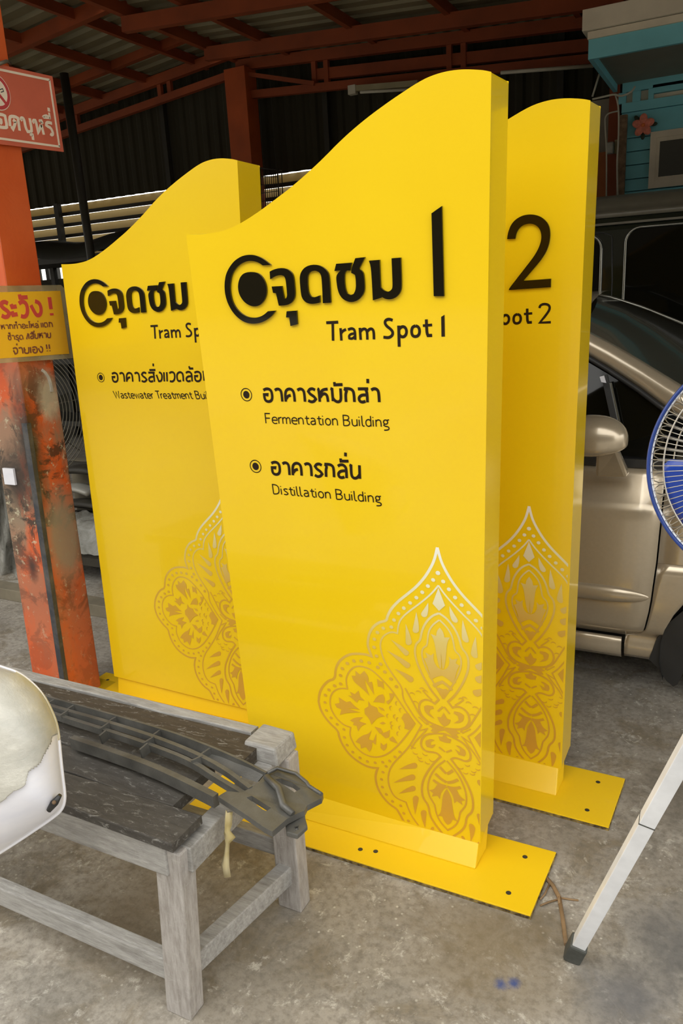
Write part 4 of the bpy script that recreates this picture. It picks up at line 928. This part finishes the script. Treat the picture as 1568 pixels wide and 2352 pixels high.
# ------------------------------------------------------------------ pedestal fan
FD = 1.5; fc = Vector(CAMP+ray(1788, 1070)*FD); R0 = 281/FPX*FD
fn = Vector(CAMP)-fc; fn.normalize(); fxr = Vector(RC[:, 0]); fxr = (fxr-fn*fxr.dot(fn)).normalized(); fyu = fn.cross(fxr)
def fp(r, ang, h=0): return fc+fxr*(r*math.cos(ang))+fyu*(r*math.sin(ang))+fn*h
fa = thing('pedestal_fan', 'blue pedestal fan with chrome wire guard at the right edge', 'fan', (fc.x, fc.y, 0))
obj('guard_rim', MB().tube([fp(R0, 2*math.pi*k/96) for k in range(96)], .0042, 8, closed=True), M['fanedge'], fa)
obj('rim_band', MB().tube([fp(R0*.982, 2*math.pi*k/96, -.004) for k in range(96)], .0032, 6, closed=True), M['alu'], fa)
mb = MB(); NW = 110
for k in range(NW):
    an = 2*math.pi*k/NW
    mb.tube([fp(R0*.975, an, 0), fp(R0*.93, an, .022), fp(R0*.6, an, .05), fp(R0*.25, an, .055)], .0011, 4, cap=False)
w1 = obj('front_wires', mb, M['fanwire'], fa); w1['kind'] = 'stuff'
mb = MB()
for k in range(NW//2):
    an = 2*math.pi*(k+.5)/(NW/2); dl = 2*math.pi/NW*.8
    mb.tube([fp(R0*.3, an-dl*.6, -.12), fp(R0*.8, an-dl, -.10), fp(R0*.94, an-dl, -.035), fp(R0*.965, an-dl*.5, -.012), fp(R0*.965, an+dl*.5, -.012), fp(R0*.94, an+dl, -.035), fp(R0*.8, an+dl, -.10), fp(R0*.3, an+dl*.6, -.12)], .0011, 4, cap=False)
w2 = obj('rear_wires', mb, M['fanwire'], fa); w2['kind'] = 'stuff'
for r_, h_ in ((.86, .034), (.62, .051), (.84, -.095)): obj('guard_ring', MB().tube([fp(R0*r_, 2*math.pi*k/72, h_-.002) for k in range(72)], .0017, 6, closed=True), M['fanwire'], fa)
for kb in range(3):
    a0 = math.radians(176+120*kb); rows_ = []
    for i in range(13):
        r_ = .16+.72*i/12; sp_ = .25+.62*math.sin(math.pi*min(1, r_*.62)); sp_ *= (1 if i < 11 else (.93 if i == 11 else .7))
        rows_.append([fp(R0*r_, a0+sp_*(j/8)*1.2+(.06 if i == 12 else 0), -.02-.05*(j/8-.5)) for j in range(9)])
    o = obj('blade', MB().grid(rows_), M['fanblue'], fa); o.modifiers.new('s', 'SOLIDIFY').thickness = .003
obj('hub', MB().lathe([(0,.02),(.03,.018),(.045,.0),(.045,-.05),(0,-.05)], fc, fn), M['fanblue'], fa)
obj('motor', MB().lathe([(0,-.1),(.06,-.1),(.075,-.14),(.07,-.2),(.04,-.24),(0,-.24)], fc, fn), M['fanblue'], fa)
bq = fc-fn*.18
bs = Vector((bq.x+.10, bq.y+.02, 0)); obj('pole', MB().tube([(bq.x, bq.y, bq.z-.05), (bs.x, bs.y, bq.z-.3), (bs.x, bs.y, .03)], .016, 12), M['alu'], fa)
obj('base', MB().lathe([(0,.035),(.04,.035),(.11,.012),(.12,0),(0,0)], (bs.x, bs.y, 0), (0,0,1)), M['plastic'], fa)

# ------------------------------------------------------------------ champagne hatchback
car = thing('hatchback_car', 'champagne coloured car parked behind the right sign, only its front door side in view', 'car', (-1.2, 3.7, 0))
PROF = [(.168,2.93),(.20,2.905),(.255,2.90),(.268,2.925),(.285,2.915),(.31,2.885),(.40,2.862),(.50,2.856),(.60,2.858),(.70,2.862),(.775,2.868),(.80,2.874),(.812,2.884),(.85,2.905),(.90,2.93),(.945,2.948)]
def py_(z): return float(np.interp(z, [p[0] for p in PROF], [p[1] for p in PROF]))
def gapx(z): return float(np.interp(z, [.27,.285,.31,.36,.45,.6,.75,.95], [-.335,-.285,-.262,-.250,-.240,-.229,-.224,-.222]))
def nose(x): return .0 if x < .1 else .10*((x-.1)/1.0)**2
def skinrows(xa, xb, zs, nx=14):
    rows_ = []
    for z in zs:
        x0, x1 = xa(z), xb(z)
        if x1-x0 < .005: x1 = x0+.005
        rows_.append([(x0+(x1-x0)*i/nx, py_(z)+nose(x0+(x1-x0)*i/nx), z) for i in range(nx+1)])
    return rows_
def arch(z, s): 
    d = .37**2-(z-.23)**2
    return .17+s*math.sqrt(d) if d > 0 else .17
zsd = [p[0] for p in PROF if p[0] >= .268]+[.33,.45,.55,.65,.74]; zsd = sorted(zsd)
o = obj('front_door', MB().grid(skinrows(lambda z: -1.3, lambda z: gapx(z), zsd)), M['gold'], car); o.modifiers.new('s', 'SOLIDIFY').thickness = .02
o = obj('rear_door', MB().grid(skinrows(lambda z: -2.05, lambda z: -1.306, zsd)), M['gold'], car); o.modifiers.new('s', 'SOLIDIFY').thickness = .02
zf_ = sorted(zsd+[.18,.2,.22,.24])
zlow = [z for z in zf_ if z < .598]+[.598]; zup = [z for z in zf_ if z >= .598]
o = obj('front_fender', MB().grid(skinrows(lambda z: gapx(max(z,.27))+.006, lambda z: arch(z, -1), zlow, 8)).grid(skinrows(lambda z: gapx(z)+.006, lambda z: 1.15, [.598]+zup, 16)).grid(skinrows(lambda z: arch(z, 1), lambda z: 1.15, zlow, 6)), M['gold'], car)
o.modifiers.new('s', 'SOLIDIFY').thickness = .012
o = obj('sill', MB().grid(skinrows(lambda z: -2.0, lambda z: -.341, [.168,.185,.20,.22,.24,.255,.262], 10)), M['gold'], car); o.modifiers.new('s', 'SOLIDIFY').thickness = .02
obj('underbody', MB().box((-2.3, 3.0, .2), (-.3, 4.45, .34)), M['plastic'], car)
obj('engine_bay', MB().box((-.3, 3.25, .22), (1.1, 4.25, .7)), M['plastic'], car)
obj('rear_body', MB().grid([[(-2.05, y, .2), (-2.75, y+.02*(0), .25), (-2.95, y, .55), (-2.9, y, .95)] for y in (2.93, 3.4, 4.1, 4.52)]), M['gold'], car)
obj('far_side', MB().grid([[(x, 4.58-(py_(z)-2.85), z) for x in (-2.05, -1, -.2)] for z in zsd]), M['gold'], car)
mz = .455
rows_ = []
for i in range(22):
    x = -1.25+1.005*math.sin(math.pi/2*i/21); k = min(1, math.sqrt(max(0, 1-max(0, (x+.40)/.155)**2))) if x > -.40 else 1
    zc = mz+.004; hh = .034*max(k, .02)
    rows_.append([(x, py_(zc)-.026*max(.05, k)*math.cos(a_)+.004, zc-.0+hh*math.sin(a_)) for a_ in [math.pi*(-.5+q/8) for q in range(9)]])
obj('side_moulding', MB().grid(rows_), M['gold'], car)
# wheel arch liner, mudguard, wheel
mb = MB(); rows_ = []
for i in range(19):
    an = math.pi*(-.1+1.2*i/18); rows_.append([(.17-.372*math.cos(an), y, .23+.372*math.sin(an)) for y in (2.89, 3.0, 3.2)])
obj('arch_liner', mb.grid(rows_), M['plastic'], car)
mg = [PY(a, b, 2.905) for a, b in P('1490,1513 1506,1470 1530,1435 1568,1402 1580,1500 1568,1545 1556,1570 1546,1576 1530,1562 1508,1530')]
mb = MB().prism([(v.x, v.z) for v in mg], lambda a, b: (a, 2.9, b), lambda a, b: (a, 2.93, b)); obj('mud_guard', mb, M['plastic'], car, bevel=.003)
wt = obj('tyre', MB().lathe([(.19,-.09),(.26,-.1),(.295,-.085),(.30,-.05),(.30,.05),(.295,.085),(.26,.1),(.19,.09)], (.2, 3.03, .302), (0,1,0), 32), M['tyre'], car)
obj('wheel_rim', MB().lathe([(0,-.06),(.05,-.065),(.15,-.05),(.19,-.08),(.195,.08)], (.2, 3.03, .302), (0,1,0), 24), M['alu'], car)
obj('tyre', MB().lathe([(.19,-.09),(.26,-.1),(.295,-.085),(.30,-.05),(.30,.05),(.295,.085),(.26,.1),(.19,.09)], (-2.35, 3.03, .302), (0,1,0), 32), M['tyre'], car)
# greenhouse: near edge curve N, far curve Fc, lower edge of A-pillar
def cv(s, ys): 
    q = P(s); return [PY(a, b, y) for (a, b), y in zip(q, ys)]
N_ = cv('1335,752 1400,785 1470,826 1568,886 1700,972', [3.17,3.13,3.08,3.02,2.95]); Fq = cv('1330,672 1400,684 1470,706 1568,745 1700,806', [4.1,4.16,4.24,4.33,4.43])
Lw = cv('1335,806 1400,845 1470,892 1531,938 1640,1020', [3.12,3.08,3.03,2.985,2.95])
N_.append(Vector((.42, 3.0, .965))); Fq.append(Vector((.42, 4.45, .985))); Lw.append(Vector((.34, 2.95, .95)))
def rsm(pts_, n):
    out = []
    for i in range(n+1):
        t_ = i/n*(len(pts_)-1); k = min(int(t_), len(pts_)-2); out.append(pts_[k].lerp(pts_[k+1], t_-k))
    return out
Nn, Fn, Ln = rsm(N_, 20), rsm(Fq, 20), rsm(Lw, 20)
def ext(c, dx): d_ = c[0]-c[1]; return [c[0]+d_*(dx/abs(d_.x))]+c
rows_ = [[n_.lerp(f_, k/10)+Vector((.07,0,.035))*math.sin(math.pi*k/10) for k in range(11)] for n_, f_ in zip(Nn, Fn)]
obj('windscreen', MB().grid(rows_), M['shield'], car)
obj('windscreen_glint', MB().tube([f_+Vector((0,0,.004)) for f_ in Fn], .008, 6), M['chrome'], car)  # bright tube shaped as the specular highlight along the windscreen's far edge
rows_ = [[l_.lerp(n_, k/6)+Vector((.0,-.022,.012))*math.sin(math.pi*k/6) for k in range(7)] for l_, n_ in zip(Ln, Nn)]
o = obj('windscreen_pillar', MB().grid(rows_), M['gold'], car); o.modifiers.new('s', 'SOLIDIFY').thickness = -.01
# roof shell behind the pillar (hidden by the sign)
rn, rf_ = Nn[0], Fn[0]; rows_ = []
for i in range(9):
    x = rn.x-.015-(2.0)*i/8; s_ = 1-(i/8)**3*.25
    rows_.append([(x, rn.y-.03+(rf_.y-rn.y+.06)*k/10, (rn.z*(1-k/10)+rf_.z*(k/10))*s_+.05*math.sin(math.pi*k/10)) for k in range(11)])
obj('roof', MB().grid(rows_), M['gold'], car)
# side glass
bl_ = .965
ga = [Ln[k]+Vector((0,.012,-.004)) for k in range(0, 13)]
zb2 = .97
mb = MB(); rows_ = [[(g_.x, g_.y, g_.z), (g_.x, (g_.y+2.96)/2, (g_.z+zb2)/2), (g_.x, 2.962, zb2)] for g_ in [ga[0]+Vector((-1.2,0,-.0)), ga[0]+Vector((-.5,0,.0))]+ga]
obj('front_side_glass', mb.grid(rows_), M['glass'], car)
mb = MB(); mb.tube([g_+Vector((0,-.014,-.006)) for g_ in ga], .011, 6); obj('window_seal', mb, M['plastic'], car)
b0, b1 = Vector((-1.9, 2.95, .958)), Vector((.30, 2.945, .945))
obj('belt_seal', MB().bar(b0, b1, .02, .032), M['plastic'], car)
for s_, wv in (('1388,862 1412,972', .022), ('1402,880 1424,982', .008)):
    q = cv(s_, [3.03, 2.97]); obj('quarter_window_pillar', MB().bar(q[0], q[1], wv, .012, up=(0,-1,0)), M['plastic'] if wv > .01 else M['chrome'], car)
obj('quarter_glass_sticker', MB().prism([(v.x, v.z) for v in cv('1376,866 1386,863 1391,880 1380,878', [2.98]*4)], lambda a, b: (a, 2.985, b), lambda a, b: (a, 2.99, b)), M['bwhite'], car)
# far window line through the glass + dashboard mass
obj('dashboard', MB().box((-.5, 3.05, .6), (.1, 4.4, .93)), M['plastic'], car)
obj('bonnet', MB().grid([[(x, y, .93-.14*max(0, x/1.1)**1.5+.04*math.sin(math.pi*(y-2.93)/1.6)) for y in np.linspace(2.945+nose(x), 4.55-nose(x), 9)] for x in np.linspace(-.2, 1.15, 10)]), M['gold'], car)
obj('front_seat', MB().box((-1.4, 3.1, .35), (-1.0, 3.6, 1.2)), M['plastic'], car, bevel=.08)
# door mirror
mc = PY(1360, 1008, 2.70)
def mfn(v):
    v = v.copy(); k = 1-.25*max(0, v.x)
    if v.z < 0: v.z = -abs(v.z)**.55*.72*k
    else: v.z = v.z**.9*1.0
    v.x = math.copysign(abs(v.x)**.85, v.x); return v
rxm = abs(PY(1443, 1003, 2.70).x-mc.x)
obj('door_mirror', MB().ellipsoid(mc, (rxm, .075, abs(PY(1365, 953, 2.7).z-mc.z)), 22, fn=mfn), M['gold'], car)
q = cv('1366,1044 1426,1040', [2.72, 2.72]); q2 = cv('1368,1092 1443,1094', [2.83, 2.83])
st = [q[0].lerp(q[1], k) for k in (0, 1)]
obj('mirror_stalk', MB().hexa([q2[0]+Vector((0,-.02,0)), q2[1]+Vector((0,-.02,0)), q2[1]+Vector((0,.06,0)), q2[0]+Vector((0,.06,0))], [q[0]+Vector((.004,-.02,.01)), q[1]+Vector((-.008,-.02,.01)), q[1]+Vector((-.008,.03,.01)), q[0]+Vector((.004,.03,.01))]), M['gold'], car, bevel=.012)

# ------------------------------------------------------------------ dark green van
VY = 4.95
van = thing('dark_van', 'dark green van with dusty roof parked behind the champagne car', 'van', (-1, 5.6, 0))
rt = PY(1450, 445, VY).z; gt = PY(1450, 487, VY).z
prof = [(VY, .35), (VY-.02, .9), (VY-.02, 1.15), (VY-.012, gt-.09), (VY+.01, gt-.01)]
obj('side_body', MB().grid([[(x, y, z) for y, z in prof] for x in (-3.2, -2, -1, -.5, 0, .8)], False), M['vanpaint'], van)
rprof = [(VY+.0, gt-.02), (VY-.012, gt), (VY+.01, gt+.015), (VY+.03, gt+.02), (VY+.045, gt+.045), (VY+.09, rt-.01), (VY+.2, rt+.02), (VY+.8, rt+.05), (VY+1.5, rt+.0), (VY+1.6, gt)]
obj('roof', MB().grid([[(x, y, z) for y, z in rprof] for x in np.linspace(-3.2, .8, 9)]), M['vanroof'], van)
obj('roof_gutter', MB().bar((-3.2, VY-.012, gt-.055), (.8, VY-.012, gt-.055), .02, .012), M['vanroof'], van)
obj('far_side', MB().box((-3.2, VY+1.55, .35), (.8, VY+1.6, gt)), M['vanpaint'], van)
obj('nose', MB().box((.75, VY, .4), (.8, VY+1.6, gt)), M['vanpaint'], van); obj('tail', MB().box((-3.22, VY, .4), (-3.18, VY+1.6, gt)), M['vanpaint'], van)
def rrect(x0, z0, x1, z1, r, n=6):
    out = []
    for cx, cz, a0 in ((x1-r, z1-r, 0), (x0+r, z1-r, 90), (x0+r, z0+r, 180), (x1-r, z0+r, 270)):
        out += [(cx+r*math.cos(math.radians(a0+90*k/n)), cz+r*math.sin(math.radians(a0+90*k/n))) for k in range(n+1)]
    return out
wl_ = PY(1438, 690, VY); wtp = PY(1445, 527, VY).z
wz0 = 1.28
for (x0, x1, zt2) in ((PY(1434, 640, VY).x, .62, PY(1470, 522, VY).z), (-1.75, PY(1380, 640, VY).x, PY(1372, 540, VY).z), (-3.05, -1.88, PY(1372, 540, VY).z)):
    rr_ = rrect(x0, wz0, x1, zt2, .08)
    fr_ = obj('window_frame', MB().tube([(a, VY-.026, b) for a, b in rr_], .008, 6, closed=True), M['chrome'], van)
    obj('pane', MB().prism(rrect(x0+.01, wz0+.01, x1-.01, zt2-.01, .075), lambda a, b: (a, VY-.026, b), lambda a, b: (a, VY+.03, b)), M['glass'], fr_)
xg = PY(1408, 600, VY).x
obj('door_gap', MB().tube([(xg, VY-.016, .6), (xg, VY-.014, 1.6), (xg-.01, VY-.013, gt-.12), (xg-.06, VY-.012, gt-.1), (xg-1.0, VY-.012, gt-.1)], .004, 6), M['plastic'], van)
for x in (-2.4, .1): obj('wheel', MB().lathe([(0,-.1),(.18,-.1),(.3,-.09),(.31,0),(.3,.09),(0,.09)], (x, VY+.12, .31), (0,1,0), 24), M['tyre'], van)

# ------------------------------------------------------------------ turquoise building at the right
HY = 7.0; HX = PY(1425, 320, HY).x
hs = thing('turquoise_building', 'small turquoise boarded building with white eave at the top right', 'building', (HX+1, HY+.5, 0))
def hz_(px, py): return PY(px, py, HY).z
hz1 = hz_(1430, 262)
wx0 = PY(1495, 305, HY).x; wzt = hz_(1530, 300); wzb = hz_(1530, 430)
lines = [0, .5, 1.0, 1.5]+[hz_(1440, p) for p in (440, 412, 380, 349, 318)]+[hz_(1440, 258)]
for k in range(len(lines)-1):
    obj('weatherboard', MB().hexa([(HX, HY-.012, lines[k]), (4.2, HY-.012, lines[k]), (4.2, HY+.06, lines[k]), (HX, HY+.06, lines[k])], [(HX, HY, lines[k+1]-.006), (4.2, HY, lines[k+1]-.006), (4.2, HY+.06, lines[k+1]-.006), (HX, HY+.06, lines[k+1]-.006)]), M['blue'], hs)
zs0, zs1 = hz_(1440, 255), 3.15
obj('frieze_backing', MB().box((HX, HY+.03, zs0), (4.2, HY+.08, zs1)), M['white'], hs)
obj('rail', MB().box((HX, HY-.02, zs0-.012), (4.2, HY+.02, zs0+.055)), M['blue'], hs); obj('rail', MB().box((HX, HY-.02, zs1-.14), (4.2, HY+.02, zs1+.2)), M['blue'], hs)
for p0_, p1_ in ((1420, 1437), (1452, 1470), (1488, 1500)):
    obj('stile', MB().box((PY(p0_, 240, HY).x, HY-.018, zs0+.056), (PY(p1_, 240, HY).x, HY+.02, zs1-.141)), M['blue'], hs)
xs0 = PY(1498, 230, HY).x
obj('vent_slat', MB().box((xs0, HY-.02, (zs0*.55+zs1*.45)-.03), (4.2, HY+.02, (zs0*.55+zs1*.45)+.03)), M['blue'], hs)
obj('side_wall', MB().box((HX, HY+.06, 0), (HX+.06, HY+.95, zs1)), M['blue'], hs)
# window
wn = obj('window_frame', MB().box((wx0, HY-.03, wzt-.045), (3.2, HY, wzt)).box((wx0, HY-.03, wzb), (3.2, HY, wzb+.05)).box((wx0, HY-.03, wzb+.0501), (wx0+.045, HY, wzt-.0451)), M['white'], hs)
wn2 = obj('sash', MB().box((wx0+.045, HY-.022, wzt-.075), (3.2, HY-.004, wzt-.045)).box((wx0+.045, HY-.022, wzb+.05), (3.2, HY-.004, wzb+.08)).box((wx0+.045, HY-.022, wzb+.0801), (wx0+.07, HY-.004, wzt-.0751)), M['white'], wn)
obj('pane', MB().box((wx0+.07, HY-.016, wzb+.08), (3.2, HY-.012, wzt-.075)), M['winglass'], wn)
# eave
ey = 5.9; el = PY(1350, 137, ey); eu = PY(1346, 93, ey); e2 = PY(1340, 62, ey)
obj('fascia', MB().box((el.x, ey, el.z), (4.2, ey+.03, eu.z)), M['blue'], hs)
obj('fascia', MB().box((el.x, ey+.0305, el.z), (el.x+.03, HY, eu.z)), M['blue'], hs)
ew = PY(1352, 97, ey)
obj('eave_board', MB().box((el.x-.005, ey-.015, eu.z+.0005), (4.2, ey+.02, eu.z+.0445)), M['white'], hs)
ec = PY(1337, 88, ey-.03); ed = PY(1342, 57, ey-.03)
obj('eave_board', MB().box((ec.x, ey-.05, eu.z+.045), (4.2, ey-.02, eu.z+.045+.125)), M['white'], hs, bevel=.003)
obj('eave_board', MB().box((ec.x, ey-.0195, eu.z+.0455), (ec.x+.03, HY, eu.z+.045+.125)), M['white'], hs)
obj('soffit', MB().box((el.x+.03, ey+.03, el.z+.05), (4.2, HY, el.z+.07)), M['soffit'], hs)
obj('roof_cover', MB().box((ec.x+.03, ey-.02, eu.z+.1), (4.2, HY+.9, eu.z+.14)), M['roof'], hs)
obj('corner_post', MB().box((PY(1420, 300, HY-.05).x, HY-.06, 0), (PY(1439, 300, HY-.05).x, HY-.02, PY(1430, 264, HY-.05).z)), M['rustpost'], hs, bevel=.004)
# flower ornament
fl = thing('flower_ornament', 'pink artificial flower fixed on the turquoise boards above the window', 'ornament', PY(1477, 288, HY-.03))
fc2 = PY(1477, 288, HY-.03)
for k in range(5):
    an = math.pi/2+2*math.pi*k/5; pc = fc2+Vector((math.cos(an)*.045, -.01, math.sin(an)*.045))
    obj('petal', MB().ellipsoid(pc, (.04, .012, .03), 8, mat=Matrix.Rotation(-an, 3, 'Y')), M['petal'], fl)
obj('flower_centre', MB().ellipsoid(fc2+Vector((0,-.02,0)), (.014,.012,.014), 8), M['petal2'], fl)
for an in (.0, 4.7, 2.3): obj('leaf', MB().ellipsoid(fc2+Vector((math.cos(an)*.075, .004, math.sin(an)*.075)), (.028, .005, .016), 6, mat=Matrix.Rotation(-an, 3, 'Y')), M['leaf'], fl)
# red column and wiring beside the building
c0_, c1_ = PY(1396, 300, HY+.1).x, PY(1420, 300, HY+.1).x
tag(obj('steel_column', MB().box((c0_, HY+.1, 0), (c1_, HY+.25, 4.0)), M['orange_beam']), 'dark red-orange steel column next to the rusty corner of the turquoise building', 'column')
tag(obj('plank_panel', MB().box((PY(1373, 400, HY+.15).x-.5, HY+.2, 0), (c0_-.01, HY+.24, PY(1385, 347, HY+.15).z)), M['wood']), 'orange wooden panel in the gap between the right sign and the dark red column', 'panel')
tag(obj('grey_panel', MB().box((PY(1373, 300, HY+.15).x-.5, HY+.25, PY(1385, 347, HY+.15).z), (c0_-.01, HY+.28, PY(1385, 222, HY+.15).z)), M['soffit']), 'grey board above the orange wooden panel, behind the right sign', 'panel')
jb = thing('junction_box', 'small clear electrical box on the dark red column by the turquoise building', 'electrical box', PY(1403, 340, HY+.05))
q0_, q1_ = PY(1392, 354, HY+.05), PY(1410, 325, HY+.05); obj('cover', MB().box((q0_.x, HY+.03, q0_.z), (q1_.x, HY+.1, q1_.z)), M['film'], jb, bevel=.01)
q0_, q1_ = PY(1410, 352, HY+.05), PY(1421, 320, HY+.05); obj('back_plate', MB().box((q0_.x, HY+.05, q0_.z), (q1_.x, HY+.1, q1_.z)), M['louvre'], jb)
for i, (s_, r_, lab) in enumerate((('1392,452 1393,350 1389,285 1389,270 1396,260 1419,255', .011, 'white conduit rising beside the junction box and bending toward the turquoise building'), ('1418,450 1416,375 1420,320 1421,245 1412,215', .012, 'white conduit running down the edge of the rusty corner post'), ('1360,228 1395,220 1412,216 1425,222 1450,212 1458,198', .014, 'bundle of white cables looping under the turquoise eave'), ('1360,222 1376,170', .014, 'thin slanting steel brace above the right sign'))):
    tag(obj('conduit', MB().tube([PY(a, b, HY-.035-.05*i) for a, b in smooth(P(s_), 2)], r_*.55, 8), M['pvc']), lab, 'conduit')

# ------------------------------------------------------------------ clutter behind the orange column
wf = thing('wire_fan_guard', 'large grey fan guard in the gap between the orange column and left sign', 'fan guard', PY(80, 1040, 3.6))
fd2 = 4.25; gc = Vector(CAMP+ray(48, 945)*fd2); gn = (Vector(CAMP)-gc).normalized(); gx = Vector(RC[:, 0]); gx = (gx-gn*gx.dot(gn)).normalized(); gy = gn.cross(gx)
wf.location = (gc.x, gc.y, 0)
for k in range(13):
    r_ = (60+7.5*k)/FPX*fd2
    obj('guard_ring', MB().tube([gc+gx*r_*math.cos(a_)+gy*r_*1.12*math.sin(a_)+gn*(.10-.0022*(k-0)**2*.25) for a_ in [2*math.pi*i/48 for i in range(48)]], .0028, 5, closed=True), M['wire'], wf)
for k in range(8):
    a_ = math.pi*k/4+.2; obj('guard_spoke', MB().tube([gc+gn*.1, gc+gx*.18*math.cos(a_)+gy*.2*math.sin(a_)+gn*.09, gc+gx*.36*math.cos(a_)+gy*.4*math.sin(a_)], .003, 5), M['wire'], wf)
for k in range(4):
    a_ = math.pi*k/2+.4; rows_ = [[gc+gx*r_*math.cos(a_+t_)+gy*r_*math.sin(a_+t_)-gn*(.03+.06*t_) for t_ in (0, .25, .5, .75)] for r_ in (.06, .15, .25, .3)]
    obj('blade', MB().grid(rows_), M['darksteel'], wf)
obj('stand', MB().tube([gc-gn*.1, (gc.x-gn.x*.1, gc.y-gn.y*.1, 0)], .03, 8), M['darksteel'], wf)
obj('motor', MB().lathe([(0,.02),(.06,0),(.08,-.1),(.07,-.22),(0,-.22)], gc, gn), M['darksteel'], wf)
# low table with car parts and plastic film
YT = 3.1
tb = thing('low_table', 'low dark table covered with parts, seen in the gap left of the left sign', 'table', (-3.6, YT+.3, 0))
zq = PY(190, 1280, YT).z; xq0, xq1 = -3.95, -3.05
obj('table_top', MB().box((xq0, YT, zq-.05), (xq1, YT+.7, zq)), M['dkstuff'], tb)
for x in (xq0+.05, xq1-.05):
    for y in (YT+.05, YT+.65): obj('leg', MB().box((x-.03, y-.03, 0), (x+.03, y+.03, zq-.05)), M['dkstuff'], tb)
rg = []; zf0, zf1 = zq+.012, PY(190, 1200, YT+.12).z
for i in range(30):
    x = xq0+.02+(xq1-xq0-.04)*i/29; rg.append([(x, YT+.004+.01*random.random(), zf0+.01*random.random()), (x, YT+.02+.02*random.random(), zf0+(zf1-zf0)*.35+.02*random.random()), (x+.01, YT+.05+.02*random.random(), zf0+(zf1-zf0)*.7+.02*random.random()), (x, YT+.12, zf1+.02*random.random()), (x, YT+.25, zf1+.01+.03*random.random())])
tag(obj('plastic_film', MB().grid(rg), M['film2']), 'crumpled clear plastic film heaped on the low dark table', 'plastic film')
ztop_ = PY(190, 1062, YT+.4).z
bx_ = thing('parts_crate', 'dusty crate holding up the parts pile behind the left sign', 'crate', (-3.6, YT+.5, zq))
obj('crate_body', MB().box((xq0+.1, YT+.42, zq), (xq1-.1, YT+.68, ztop_)), M['beamwood'], bx_, bevel=.01)
obj('crate_rim', MB().box((xq0+.09, YT+.405, ztop_-.05), (xq1-.09, YT+.42, ztop_)), M['dkstuff'], bx_)
for i, (px_, py2, sx2, sy2, lab) in enumerate(((200,1190,.5,.03,'flat dark strip on top of the plastic film, lowest of the parts'), (196,1165,.42,.045,'dark curved car part lying in the middle of the parts pile'), (176,1128,.22,.05,'grey pointed lamp housing on the parts pile beside the left sign'), (190,1088,.34,.05,'dark bracket near the top of the parts pile below the fan guard'))):
    v = PY(px_, py2, YT+.3)
    rows_ = [[(v.x-sx2/2+sx2*a_, YT+.27+.12*b_, v.z-.02+sy2*math.sin(math.pi*a_)**.6*(.5+.5*math.sin(math.pi*b_))*(1-.5*a_*(i == 2))) for b_ in np.linspace(0, 1, 5)] for a_ in np.linspace(0, 1, 13)]
    o = tag(obj('car_part', MB().grid(rows_), M['dkstuff'] if i != 2 else M['film']), lab, 'car part', 'parts piled on the low table'); o.modifiers.new('s', 'SOLIDIFY').thickness = .025
# timber kerb on the floor behind the column
tag(obj('timber_beam', MB().box((-6.2, 2.78, 0), (-2.55, 2.88, .07)), M['beamwood'], bevel=.004), 'dusty timber beam lying on the floor behind the orange column', 'beam')
# plastic wrap hanging at the left edge behind the column
rg = []
for i in range(22):
    t_ = i/21; py2 = 1040+400*t_; wv = 55+10*math.sin(t_*5)-(45*max(0, t_-.75)*3)
    row = []
    for j in range(9):
        s_ = j/8; v = PY(-60+(wv+60+(-52+ (py2-1040)*.14))*s_, py2, 3.1+.05*math.sin(j*1.9+i*.5)+.02*random.random()); row.append(v)
    rg.append(row)
tag(obj('plastic_wrap', MB().grid(rg), M['film2']), 'bundle of clear plastic wrap hanging behind the left side of the orange column', 'plastic wrap')
v = PY(-20, 1040, 3.1)
tag(obj('wrap_post', MB().box((v.x-.16, 3.17, 0), (v.x-.10, 3.23, 3.2)), M['darksteel']), 'dark post holding the plastic wrap at the far left edge', 'post')
# straw and debris by the base plate
s_ = thing('dry_straw', 'dry brown plant stalk on the floor by the corner of the front base plate', 'straw', PZ(1285, 2040))
for q in ('1255,2018 1270,2035 1284,2062 1286,2078', '1284,2062 1292,2110 1297,2150 1300,2170', '1284,2062 1310,2066 1328,2068', '1284,2065 1260,2072 1240,2080', '1262,2030 1250,2055 1240,2066'):
    obj('stalk', MB().tube([PZ(a, b, .004) for a, b in P(q)], [.006 if 'tube' and q[:4] in ('1255','1284') and '2110' in q or q.startswith('1255') else .0025]*len(P(q)), 6), M['straw'], s_)
for i, (a, b, lab) in enumerate(((1500,1500,''),)):
    pass
